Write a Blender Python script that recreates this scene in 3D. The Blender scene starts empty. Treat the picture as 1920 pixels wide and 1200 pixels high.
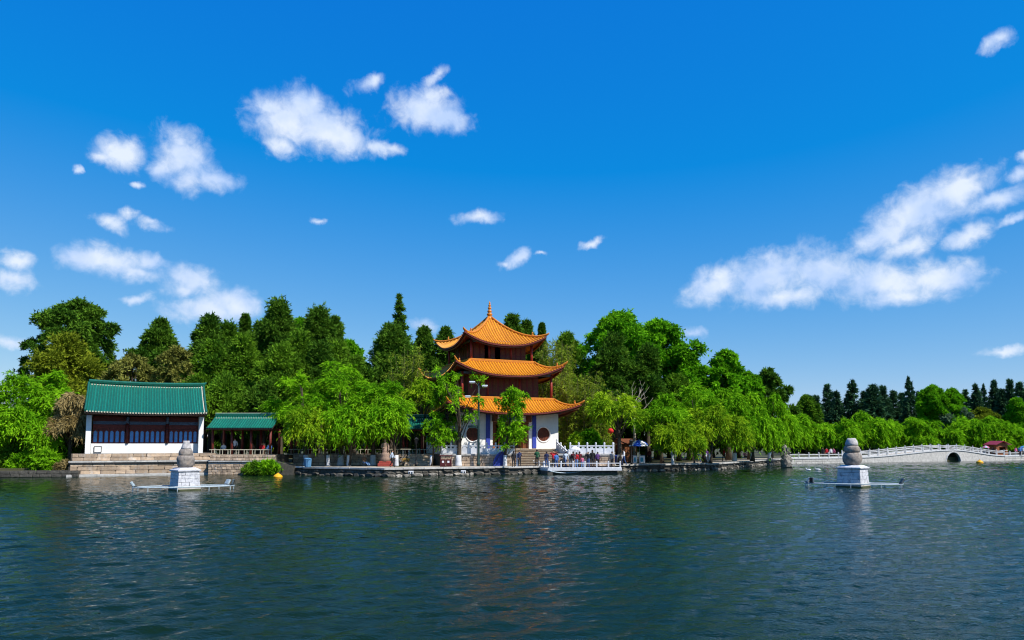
import bpy, bmesh, math, random
import numpy as np
from mathutils import Vector, Matrix, geometry

R = math.radians
rng = np.random.default_rng(7)
random.seed(7)
sc = bpy.context.scene
COL = sc.collection

# ------------------------------------------------------------------ camera
F = 1400.0
PITCH = R(5.0)
SHIFT = 0.0782
CAMZ = 3.1
cam = bpy.data.cameras.new('camera')
cam.sensor_width = 36.0
cam.lens = F * 36.0 / 1920.0
cam.shift_y = SHIFT * F / 1920.0
cam.clip_start = 0.1
cam.clip_end = 9000.0
cam_o = bpy.data.objects.new('camera', cam)
cam_o.location = (0, 0, CAMZ)
cam_o.rotation_euler = (R(90) + PITCH, 0, 0)
COL.objects.link(cam_o)
sc.camera = cam_o

# ------------------------------------------------------------------ light
SUN_AZ, SUN_EL = R(55.0), R(50.0)
sunvec = Vector((math.sin(SUN_AZ) * math.cos(SUN_EL), -math.cos(SUN_AZ) * math.cos(SUN_EL), math.sin(SUN_EL)))
sun = bpy.data.lights.new('sun', 'SUN')
sun.energy = 4.8
sun.angle = R(0.53)
sun.color = (1.0, 0.95, 0.87)
sun_o = bpy.data.objects.new('sun', sun)
sun_o.rotation_euler = sunvec.to_track_quat('Z', 'Y').to_euler()
sun_o.location = (60, -40, 80)
COL.objects.link(sun_o)
sc.view_settings.view_transform = 'Standard'
sc.view_settings.look = 'None'
sc.view_settings.exposure = 0.45
sc.view_settings.gamma = 1.0
sc.view_settings.use_curve_mapping = False
sc.render.engine = 'CYCLES'
sc.cycles.max_bounces = 5
sc.cycles.diffuse_bounces = 2
sc.cycles.glossy_bounces = 3
sc.cycles.transmission_bounces = 3
sc.cycles.transparent_max_bounces = 4
sc.cycles.caustics_reflective = False
sc.cycles.caustics_refractive = False
sc.cycles.sample_clamp_indirect = 4.0
sc.cycles.use_denoising = True
sc.cycles.filter_width = 1.15


def ray(px, py):
    u = (px - 960.0) / F
    v = (600.0 - py) / F + SHIFT
    return (u, math.cos(PITCH) - v * math.sin(PITCH), math.sin(PITCH) + v * math.cos(PITCH))


def at(px, py, Y):
    r = ray(px, py)
    t = Y / r[1]
    return Vector((r[0] * t, Y, CAMZ + r[2] * t))


def on(px, py, z=0.0):
    r = ray(px, py)
    t = (z - CAMZ) / r[2]
    return Vector((r[0] * t, r[1] * t, z))


def azel(px, py):
    r = ray(px, py)
    return math.atan2(r[0], r[1]), math.atan2(r[2], math.hypot(r[0], r[1]))


# ------------------------------------------------------------------ world
def build_world():
    w = bpy.data.worlds.new('World')
    sc.world = w
    w.use_nodes = True
    nt = w.node_tree
    N, L = nt.nodes, nt.links
    N.clear()
    out = N.new('ShaderNodeOutputWorld')
    sky = N.new('ShaderNodeTexSky')
    sky.sky_type = 'NISHITA'
    sky.sun_disc = False
    sky.sun_elevation = SUN_EL
    sky.sun_rotation = R(180) - SUN_AZ
    sky.altitude = 1900.0
    sky.air_density = 1.0
    sky.dust_density = 0.6
    sky.ozone_density = 3.0
    # deep, strongly saturated spring sky: per-channel contrast of the sky model
    sp = N.new('ShaderNodeSeparateColor')
    L.new(sky.outputs[0], sp.inputs[0])
    cb = N.new('ShaderNodeCombineColor')
    for i, (gain, pw, offs) in enumerate(((0.62, 1.0, -0.0976), (0.525, 0.78, 0.0), (0.745, 0.2, 0.0))):
        m1 = N.new('ShaderNodeMath')
        m1.operation = 'MULTIPLY'
        m1.inputs[1].default_value = 0.15 * 1.27
        L.new(sp.outputs[i], m1.inputs[0])
        m2 = N.new('ShaderNodeMath')
        m2.operation = 'POWER'
        m2.inputs[1].default_value = pw
        L.new(m1.outputs[0], m2.inputs[0])
        m3 = N.new('ShaderNodeMath')
        m3.operation = 'MULTIPLY_ADD'
        m3.inputs[1].default_value = gain / 1.27 / 0.15
        m3.inputs[2].default_value = offs / 0.15
        L.new(m2.outputs[0], m3.inputs[0])
        m4 = N.new('ShaderNodeMath')
        m4.operation = 'MAXIMUM'
        m4.inputs[1].default_value = 0.003 / 0.15
        L.new(m3.outputs[0], m4.inputs[0])
        L.new(m4.outputs[0], cb.inputs[i])
    bg = N.new('ShaderNodeBackground')
    bg.inputs['Strength'].default_value = 0.15
    L.new(cb.outputs[0], bg.inputs['Color'])
    # --- clouds in azimuth / elevation
    tc = N.new('ShaderNodeTexCoord')
    sep = N.new('ShaderNodeSeparateXYZ')
    L.new(tc.outputs['Generated'], sep.inputs[0])

    def m(op, a, b=None, c=None, clamp=False):
        n = N.new('ShaderNodeMath')
        n.operation = op
        n.use_clamp = clamp
        for i, x in enumerate((a, b, c)):
            if x is None:
                continue
            if isinstance(x, (int, float)):
                n.inputs[i].default_value = x
            else:
                L.new(x, n.inputs[i])
        return n.outputs[0]
    az = m('ARCTAN2', sep.outputs[0], sep.outputs[1])
    el = m('ARCSINE', sep.outputs[2])
    comb = N.new('ShaderNodeCombineXYZ')
    L.new(az, comb.inputs[0])
    L.new(el, comb.inputs[1])
    # domain warp
    nz = N.new('ShaderNodeTexNoise')
    nz.inputs['Scale'].default_value = 22.0
    nz.inputs['Detail'].default_value = 6.0
    nz.inputs['Roughness'].default_value = 0.62
    L.new(comb.outputs[0], nz.inputs['Vector'])
    vm = N.new('ShaderNodeVectorMath')
    vm.operation = 'SUBTRACT'
    L.new(nz.outputs['Color'], vm.inputs[0])
    vm.inputs[1].default_value = (0.5, 0.5, 0.5)
    vs = N.new('ShaderNodeVectorMath')
    vs.operation = 'MULTIPLY_ADD'
    L.new(vm.outputs[0], vs.inputs[0])
    vs.inputs[1].default_value = (0.034, 0.026, 0.0)
    L.new(comb.outputs[0], vs.inputs[2])
    co = vs.outputs[0]
    # px ellipses: x, y, half width, half height, rotation, softness offset
    E = [(540, 228, 66, 46, 0, 0), (575, 205, 46, 42, 0, 0), (610, 245, 78, 42, -8, 0), (640, 255, 52, 40, -8, 0), (530, 275, 42, 24, 0, .25),
         (500, 205, 32, 20, 0, .1), (720, 275, 32, 13, -8, .1),
         (795, 205, 60, 38, 0, 0), (828, 222, 52, 27, -12, 0), (812, 180, 36, 20, 0, .25), (690, 157, 40, 20, 20, .5), (815, 145, 34, 16, 30, .6),
         (228, 285, 46, 32, 0, .15), (195, 292, 24, 15, 0, .35), (345, 292, 54, 46, -30, .12), (340, 265, 24, 20, 0, .2), (300, 318, 30, 24, 0, .35), (405, 335, 52, 26, -10, .35),
         (350, 335, 46, 34, 0, .35), (148, 320, 11, 9, 0, .25), (250, 345, 16, 9, 0, .45),
         (205, 415, 40, 18, -15, .5), (240, 405, 24, 14, 0, .5), (285, 420, 34, 14, 0, .5),
         (165, 482, 52, 26, 0, 0), (215, 490, 70, 28, -6, .08), (280, 490, 42, 22, 0, .28), (250, 508, 50, 18, -6, .2),
         (30, 492, 36, 18, 0, .1), (20, 525, 50, 22, 0, .25),
         (365, 530, 54, 33, 0, .15), (345, 545, 42, 20, 0, .25), (385, 580, 70, 26, 5, .08), (440, 570, 48, 30, 0, .05), (262, 560, 34, 14, 10, .5),
         (900, 407, 48, 15, 5, .4), (968, 484, 34, 15, 25, .22), (945, 495, 16, 8, 10, .4), (1108, 454, 28, 9, 22, .35), (600, 415, 26, 9, 0, .7), (1020, 480, 14, 6, 0, .6),
         (1340, 535, 62, 32, 25, .05), (1440, 515, 92, 44, 15, .05), (1550, 510, 82, 44, -10, .05), (1650, 528, 105, 36, -6, .08), (1770, 520, 80, 32, 0, .15), (1470, 555, 130, 26, 0, .35), (1690, 555, 120, 24, 0, .4),
         (1660, 440, 66, 36, 22, .15), (1720, 400, 100, 52, 22, .12), (1790, 360, 76, 40, 22, .12), (1860, 378, 80, 20, 8, .15), (1810, 340, 66, 15, 18, .3), (1700, 465, 72, 28, 10, .3), (1810, 445, 50, 22, 15, .3), (1910, 330, 30, 16, 20, .3), (1900, 410, 46, 10, 15, .55), (1930, 300, 24, 14, 0, .2),
         (1870, 75, 42, 22, 12, .45), (1880, 658, 52, 11, 0, .4), (1295, 625, 30, 14, 0, .6), (795, 610, 32, 14, 0, .5), (20, 640, 50, 14, 0, .55)]
    blobs = []
    for (x, y, a, b, rot, off) in E:
        A, B = azel(x, y)
        A1, B1 = azel(x + a, y)
        A2, B2 = azel(x, y - b)
        blobs.append((A, B, math.hypot(A1 - A, B1 - B), math.hypot(A2 - A, B2 - B), R(rot), off))
    r2 = random.Random(3)
    for i in range(9):
        A = R(r2.uniform(46, 314))
        A = A - 2 * math.pi if A > math.pi else A
        a = R(r2.uniform(2, 5))
        blobs.append((A, R(r2.uniform(8, 38)), a, a * r2.uniform(.35, .6), R(r2.uniform(-10, 15)), r2.uniform(0, .3)))
    acc = None
    for (A, B, a, b, rot, off) in blobs:
        mp = N.new('ShaderNodeMapping')
        mp.vector_type = 'TEXTURE'
        mp.inputs['Location'].default_value = (A, B, 0)
        mp.inputs['Rotation'].default_value = (0, 0, rot)
        mp.inputs['Scale'].default_value = (a * 1.34, b * 1.34, 1)
        if acc is None:
            L.new(co, mp.inputs['Vector'])
        else:   # keeps the evaluation sequential
            sq_ = N.new('ShaderNodeVectorMath')
            sq_.operation = 'MULTIPLY_ADD'
            L.new(acc, sq_.inputs[0])
            sq_.inputs[1].default_value = (1e-9, 1e-9, 0)
            L.new(co, sq_.inputs[2])
            L.new(sq_.outputs[0], mp.inputs['Vector'])
        ln = N.new('ShaderNodeVectorMath')
        ln.operation = 'LENGTH'
        L.new(mp.outputs[0], ln.inputs[0])
        d = ln.outputs['Value']
        if off:
            d = m('ADD', d, off * .5)
        if acc is None:
            acc = d
        else:
            n = N.new('ShaderNodeMath')
            n.operation = 'SMOOTH_MIN'
            n.inputs[2].default_value = 0.22
            L.new(acc, n.inputs[0])
            L.new(d, n.inputs[1])
            acc = n.outputs[0]
    n2 = N.new('ShaderNodeTexNoise')
    n2.inputs['Scale'].default_value = 46.0
    n2.inputs['Detail'].default_value = 9.0
    n2.inputs['Roughness'].default_value = 0.6
    n2.inputs['Distortion'].default_value = 0.35
    L.new(comb.outputs[0], n2.inputs['Vector'])
    dens = m('ADD', m('SUBTRACT', 1.10, acc), m('MULTIPLY', m('SUBTRACT', n2.outputs['Fac'], 0.52), 1.1))
    mr = N.new('ShaderNodeMapRange')
    mr.interpolation_type = 'SMOOTHSTEP'
    mr.inputs['From Min'].default_value = 0.0
    mr.inputs['From Max'].default_value = 0.92
    mr.inputs['To Max'].default_value = 0.94
    L.new(dens, mr.inputs['Value'])
    # thin horizon haze veil in the sky itself comes with the sky model; cloud colour
    n3 = N.new('ShaderNodeTexNoise')
    n3.inputs['Scale'].default_value = 17.0
    n3.inputs['Detail'].default_value = 4.0
    L.new(comb.outputs[0], n3.inputs['Vector'])
    ramp = N.new('ShaderNodeValToRGB')
    ramp.color_ramp.elements[0].position = 0.36
    ramp.color_ramp.elements[0].color = (0.40, 0.52, 0.75, 1)
    ramp.color_ramp.elements[1].position = 0.60
    ramp.color_ramp.elements[1].color = (0.62, 0.68, 0.78, 1)
    L.new(n3.outputs['Fac'], ramp.inputs[0])
    bgc = N.new('ShaderNodeBackground')
    bgc.inputs['Strength'].default_value = 1.0
    L.new(ramp.outputs[0], bgc.inputs['Color'])
    mx = N.new('ShaderNodeMixShader')
    L.new(mr.outputs[0], mx.inputs[0])
    L.new(bg.outputs[0], mx.inputs[1])
    L.new(bgc.outputs[0], mx.inputs[2])
    L.new(mx.outputs[0], out.inputs['Surface'])


build_world()

# ------------------------------------------------------------------ materials
MATS = {}


def mat(name, c1, c2=None, scale=3.0, rough=0.8, bump=0.0, rand=0.0, spec=0.3, bscale=None, stain=None, stain_amt=0.0, stretch=(1, 1, 1), metal=0.0):
    if name in MATS:
        return MATS[name]
    c2 = c2 or tuple(x * 0.7 for x in c1)
    M = bpy.data.materials.new(name)
    M.use_nodes = True
    nt = M.node_tree
    N, L = nt.nodes, nt.links
    p = N['Principled BSDF']
    p.inputs['Roughness'].default_value = rough
    p.inputs['Specular IOR Level'].default_value = spec
    p.inputs['Metallic'].default_value = metal
    g = N.new('ShaderNodeNewGeometry')
    mp = N.new('ShaderNodeMapping')
    mp.inputs['Scale'].default_value = stretch
    L.new(g.outputs['Position'], mp.inputs['Vector'])
    nz = N.new('ShaderNodeTexNoise')
    nz.inputs['Scale'].default_value = scale
    nz.inputs['Detail'].default_value = 6
    nz.inputs['Roughness'].default_value = 0.65
    L.new(mp.outputs[0], nz.inputs['Vector'])
    rp = N.new('ShaderNodeValToRGB')
    rp.color_ramp.elements[0].position = 0.32
    rp.color_ramp.elements[0].color = (*c2, 1)
    rp.color_ramp.elements[1].position = 0.66
    rp.color_ramp.elements[1].color = (*c1, 1)
    L.new(nz.outputs['Fac'], rp.inputs[0])
    col = rp.outputs[0]
    if stain:
        n2 = N.new('ShaderNodeTexNoise')
        n2.inputs['Scale'].default_value = scale * 0.6
        n2.inputs['Detail'].default_value = 8
        n2.inputs['Roughness'].default_value = 0.75
        mp2 = N.new('ShaderNodeMapping')
        mp2.inputs['Location'].default_value = (13, 7, 3)
        mp2.inputs['Scale'].default_value = (1.6, 1.6, 0.7)
        L.new(g.outputs['Position'], mp2.inputs['Vector'])
        L.new(mp2.outputs[0], n2.inputs['Vector'])
        mr = N.new('ShaderNodeMapRange')
        mr.inputs['From Min'].default_value = 0.52
        mr.inputs['From Max'].default_value = 0.72
        mr.inputs['To Max'].default_value = stain_amt
        L.new(n2.outputs['Fac'], mr.inputs['Value'])
        mx = N.new('ShaderNodeMixRGB')
        L.new(mr.outputs[0], mx.inputs['Fac'])
        L.new(col, mx.inputs['Color1'])
        mx.inputs['Color2'].default_value = (*stain, 1)
        col = mx.outputs[0]
    if rand:
        oi = N.new('ShaderNodeObjectInfo')
        hs = N.new('ShaderNodeHueSaturation')
        mr = N.new('ShaderNodeMapRange')
        mr.inputs['To Min'].default_value = 1 - rand
        mr.inputs['To Max'].default_value = 1 + rand * 0.6
        L.new(oi.outputs['Random'], mr.inputs['Value'])
        L.new(mr.outputs[0], hs.inputs['Value'])
        L.new(col, hs.inputs['Color'])
        col = hs.outputs[0]
    L.new(col, p.inputs['Base Color'])
    if bump:
        n3 = N.new('ShaderNodeTexNoise')
        n3.inputs['Scale'].default_value = bscale or scale * 4
        n3.inputs['Detail'].default_value = 5
        L.new(g.outputs['Position'], n3.inputs['Vector'])
        b = N.new('ShaderNodeBump')
        b.inputs['Strength'].default_value = bump
        b.inputs['Distance'].default_value = 0.03
        L.new(n3.outputs['Fac'], b.inputs['Height'])
        L.new(b.outputs[0], p.inputs['Normal'])
    MATS[name] = M
    return M


def leafmat(name, dark, light, trans=0.3):
    if name in MATS:
        return MATS[name]
    M = bpy.data.materials.new(name)
    M.use_nodes = True
    nt = M.node_tree
    N, L = nt.nodes, nt.links
    N.remove(N['Principled BSDF'])
    out = N['Material Output']
    a = N.new('ShaderNodeAttribute')
    a.attribute_name = 'tint'
    rp = N.new('ShaderNodeValToRGB')
    rp.color_ramp.elements[0].position = 0.1
    rp.color_ramp.elements[0].color = (*dark, 1)
    rp.color_ramp.elements[1].position = 0.9
    rp.color_ramp.elements[1].color = (*light, 1)
    L.new(a.outputs['Fac'], rp.inputs[0])
    d = N.new('ShaderNodeBsdfDiffuse')
    t = N.new('ShaderNodeBsdfTranslucent')
    mx = N.new('ShaderNodeMixShader')
    mx.inputs[0].default_value = trans
    L.new(rp.outputs[0], d.inputs[0])
    L.new(rp.outputs[0], t.inputs[0])
    L.new(d.outputs[0], mx.inputs[1])
    L.new(t.outputs[0], mx.inputs[2])
    L.new(mx.outputs[0], out.inputs['Surface'])
    MATS[name] = M
    return M


def water_mat():
    M = bpy.data.materials.new('lake_water')
    M.use_nodes = True
    nt = M.node_tree
    N, L = nt.nodes, nt.links
    p = N['Principled BSDF']
    p.inputs['Base Color'].default_value = (0.004, 0.015, 0.007, 1)
    p.inputs['Roughness'].default_value = 0.03
    p.inputs['IOR'].default_value = 1.33
    p.inputs['Specular IOR Level'].default_value = 0.12
    g = N.new('ShaderNodeNewGeometry')
    hs = []
    for (s, amp, rot, st, det) in ((3.2, 1.0, 12, (1, 1.6, 1), 3), (7.5, 0.5, -18, (1, 1.6, 1), 3), (16.0, 0.2, 8, (1, 1.4, 1), 2)):
        mp = N.new('ShaderNodeMapping')
        mp.inputs['Rotation'].default_value = (0, 0, R(rot))
        mp.inputs['Scale'].default_value = st
        L.new(g.outputs['Position'], mp.inputs['Vector'])
        nz = N.new('ShaderNodeTexNoise')
        nz.inputs['Scale'].default_value = s
        nz.inputs['Detail'].default_value = det
        nz.inputs['Roughness'].default_value = 0.55
        nz.inputs['Distortion'].default_value = 0.4
        L.new(mp.outputs[0], nz.inputs['Vector'])
        mu = N.new('ShaderNodeMath')
        mu.operation = 'MULTIPLY'
        mu.inputs[1].default_value = amp
        L.new(nz.outputs['Fac'], mu.inputs[0])
        hs.append(mu.outputs[0])
    a = N.new('ShaderNodeMath')
    L.new(hs[0], a.inputs[0])
    L.new(hs[1], a.inputs[1])
    b = N.new('ShaderNodeMath')
    L.new(a.outputs[0], b.inputs[0])
    L.new(hs[2], b.inputs[1])
    bp = N.new('ShaderNodeBump')
    bp.inputs['Strength'].default_value = 1.0
    bp.inputs['Distance'].default_value = 0.026
    L.new(b.outputs[0], bp.inputs['Height'])
    L.new(bp.outputs[0], p.inputs['Normal'])
    return M


M_tile_o = mat('orange_glazed_tile', (0.80, 0.35, 0.012), (0.60, 0.21, 0.010), 5, 0.45, rand=0.18, spec=0.3, stain=(0.34, 0.13, 0.02), stain_amt=.65)
M_ridge_o = mat('orange_ridge_tile', (0.62, 0.22, 0.012), (0.40, 0.12, 0.01), 6, 0.45, spec=0.4)
M_gut_o = mat('orange_gutter_tile', (0.46, 0.16, 0.010), (0.28, 0.08, 0.008), 5, 0.7, spec=0.2)
M_gut_g = mat('green_gutter_tile', (0.008, 0.11, 0.075), (0.006, 0.06, 0.042), 5, 0.5)
M_tile_g = mat('green_glazed_tile', (0.007, 0.19, 0.13), (0.006, 0.12, 0.085), 4, 0.4, rand=0.2, spec=0.4, stain=(0.02, 0.07, 0.05), stain_amt=.7)
M_ridge_g = mat('green_ridge_tile', (0.01, 0.13, 0.09), (0.008, 0.07, 0.05), 5, 0.45)
M_cream = mat('cream_trim', (0.62, 0.58, 0.45), (0.42, 0.4, 0.3), 6)
M_red = mat('dark_red_lacquer', (0.19, 0.032, 0.024), (0.11, 0.02, 0.016), 5, 0.55, rand=0.15)
M_redcol = mat('red_column_lacquer', (0.34, 0.04, 0.022), (0.22, 0.028, 0.018), 5, 0.5)
M_brown = mat('brown_wood', (0.17, 0.055, 0.022), (0.09, 0.03, 0.014), 5, 0.6)
M_wood = mat('orange_brown_wood', (0.28, 0.10, 0.035), (0.16, 0.055, 0.02), 6, 0.65, stretch=(3, 3, .4))
M_beam = mat('painted_blue_grey_beam', (0.10, 0.16, 0.25), (0.05, 0.06, 0.10), 7, 0.6)
M_white = mat('white_plaster', (0.82, 0.81, 0.79), (0.72, 0.72, 0.71), 1.2, 0.85, stain=(0.5, 0.48, 0.45), stain_amt=0.25)
M_marble = mat('white_marble', (0.74, 0.75, 0.78), (0.56, 0.57, 0.60), 3, 0.6, stain=(0.34, 0.33, 0.32), stain_amt=0.5, rand=.08)
M_marble2 = mat('greyed_marble', (0.56, 0.57, 0.58), (0.38, 0.39, 0.40), 3, 0.7, stain=(0.22, 0.21, 0.20), stain_amt=0.6, rand=.1)
M_block = mat('whitewashed_block', (0.66, 0.66, 0.69), (0.44, 0.45, 0.49), 5, 0.75, bump=.3, stain=(0.10, 0.10, 0.11), stain_amt=0.85, rand=.08)
M_gourd = mat('weathered_grey_stone', (0.33, 0.29, 0.25), (0.13, 0.115, 0.11), 5, 0.95, bump=.8, bscale=9, stain=(0.32, 0.20, 0.12), stain_amt=0.5)
M_gourdtop = mat('bleached_grey_stone', (0.52, 0.49, 0.48), (0.26, 0.25, 0.25), 6, 0.9, bump=.5, bscale=9)
M_sand = mat('sandstone_block', (0.54, 0.40, 0.27), (0.32, 0.24, 0.18), 3.0, 0.9, bump=.6, bscale=8, rand=.35, stain=(0.58, 0.54, 0.49), stain_amt=0.9)
M_mortar = mat('dark_mortar', (0.10, 0.085, 0.07), (0.05, 0.045, 0.04), 5, 0.95)
M_coping = mat('pale_concrete', (0.55, 0.53, 0.50), (0.36, 0.35, 0.33), 3, 0.85, bump=.3, rand=.15, stain=(0.16, 0.15, 0.13), stain_amt=.6)
M_rock = mat('shore_stone', (0.36, 0.33, 0.28), (0.12, 0.11, 0.10), 4, 0.95, bump=.7, rand=.35)
M_wet_shade_rock = mat('wet_shade_stone', (0.12, 0.11, 0.09), (0.045, 0.042, 0.035), 4, 0.6, bump=.6, rand=.3)  # wet stone; its dark tone also paints the shade on one quay stretch
M_pave = mat('promenade_paving', (0.44, 0.37, 0.29), (0.30, 0.26, 0.21), 1.5, 0.9, bump=.2)
M_soil = mat('park_soil', (0.085, 0.075, 0.035), (0.03, 0.045, 0.015), 0.5, 0.95, bump=.5)
M_step = mat('stair_stone', (0.46, 0.37, 0.26), (0.28, 0.22, 0.16), 3, 0.9, bump=.3, rand=.12)
M_blueboard = mat('blue_couplet_board', (0.045, 0.075, 0.42), (0.03, 0.045, 0.26), 9, 0.5)
M_bluepane = mat('blue_window_pane', (0.08, 0.38, 0.80), (0.05, 0.26, 0.62), 4, 0.25, spec=.5, rand=.12)
M_bark = mat('rough_bark', (0.10, 0.075, 0.05), (0.035, 0.027, 0.02), 7, 0.95, bump=.8, stretch=(2, 2, .6))
M_palebark = mat('pale_bare_wood', (0.42, 0.38, 0.30), (0.25, 0.22, 0.17), 7, 0.9)
M_wash = mat('whitewash', (0.62, 0.64, 0.68), (0.45, 0.46, 0.48), 7, 0.9)
M_pole = mat('dark_green_pole', (0.018, 0.045, 0.045), (0.012, 0.03, 0.03), 7, 0.45)
M_black = mat('black_iron', (0.02, 0.02, 0.022), (0.012, 0.012, 0.014), 7, 0.5)
M_pipe = mat('galvanised_pipe', (0.42, 0.50, 0.54), (0.26, 0.32, 0.36), 8, 0.45)
M_yellow = mat('yellow_float', (0.80, 0.42, 0.015), (0.62, 0.30, 0.01), 5, 0.45)
M_bin = mat('maroon_bin', (0.10, 0.018, 0.02), (0.06, 0.012, 0.014), 6, 0.45)
M_signw = mat('sign_white', (0.8, 0.8, 0.8), (0.7, 0.7, 0.7), 6, 0.6)
M_bluecloth = mat('blue_canvas', (0.025, 0.06, 0.36), (0.018, 0.04, 0.24), 4, 0.75)
M_redroof = mat('red_metal_roof', (0.28, 0.03, 0.045), (0.19, 0.02, 0.03), 5, 0.5)
M_statue = mat('pinkish_statue_stone', (0.34, 0.23, 0.17), (0.20, 0.13, 0.10), 6, 0.85, bump=.4)
M_redgran = mat('red_granite', (0.36, 0.06, 0.04), (0.24, 0.04, 0.03), 8, 0.6)
M_ochre = mat('ochre_panel', (0.45, 0.26, 0.05), (0.34, 0.19, 0.04), 6, 0.7)
M_algae = mat('algae_stain', (0.10, 0.11, 0.05), (0.05, 0.06, 0.03), 6, 0.7)
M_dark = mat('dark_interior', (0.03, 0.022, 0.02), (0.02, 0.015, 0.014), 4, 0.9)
M_lamp = mat('frosted_lamp_cover', (0.62, 0.68, 0.74), (0.5, 0.56, 0.62), 5, 0.35)
M_fount = mat('floodlight_case', (0.10, 0.13, 0.15), (0.06, 0.08, 0.09), 5, 0.5)

L_cyp = leafmat('cypress_leaf', (0.026, 0.088, 0.01), (0.13, 0.26, 0.022), 0.2)
L_cyp2 = leafmat('juniper_leaf', (0.036, 0.115, 0.01), (0.17, 0.33, 0.02), 0.22)
L_olive = leafmat('olive_leaf', (0.075, 0.125, 0.01), (0.27, 0.32, 0.022), 0.22)
L_khaki = leafmat('khaki_leaf', (0.09, 0.11, 0.022), (0.34, 0.34, 0.075), 0.2)
L_bright = leafmat('bright_leaf', (0.048, 0.2, 0.006), (0.21, 0.52, 0.014), 0.32)
L_willow = leafmat('willow_leaf', (0.07, 0.24, 0.006), (0.29, 0.58, 0.016), 0.34)
L_willow2 = leafmat('yellow_willow_leaf', (0.095, 0.235, 0.008), (0.38, 0.56, 0.02), 0.34)
L_bamboo = leafmat('bamboo_leaf', (0.08, 0.16, 0.012), (0.3, 0.38, 0.035), 0.28)
L_spruce = leafmat('hazed_conifer_leaf', (0.018, 0.058, 0.03), (0.06, 0.14, 0.056), 0.12)  # lightened a little: distance haze is put into the leaf colour
L_grey = leafmat('grey_green_leaf', (0.07, 0.13, 0.07), (0.17, 0.26, 0.15), .25)
L_brown = leafmat('dry_brown_leaf', (0.13, 0.095, 0.03), (0.46, 0.36, 0.16), 0.25)


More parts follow.
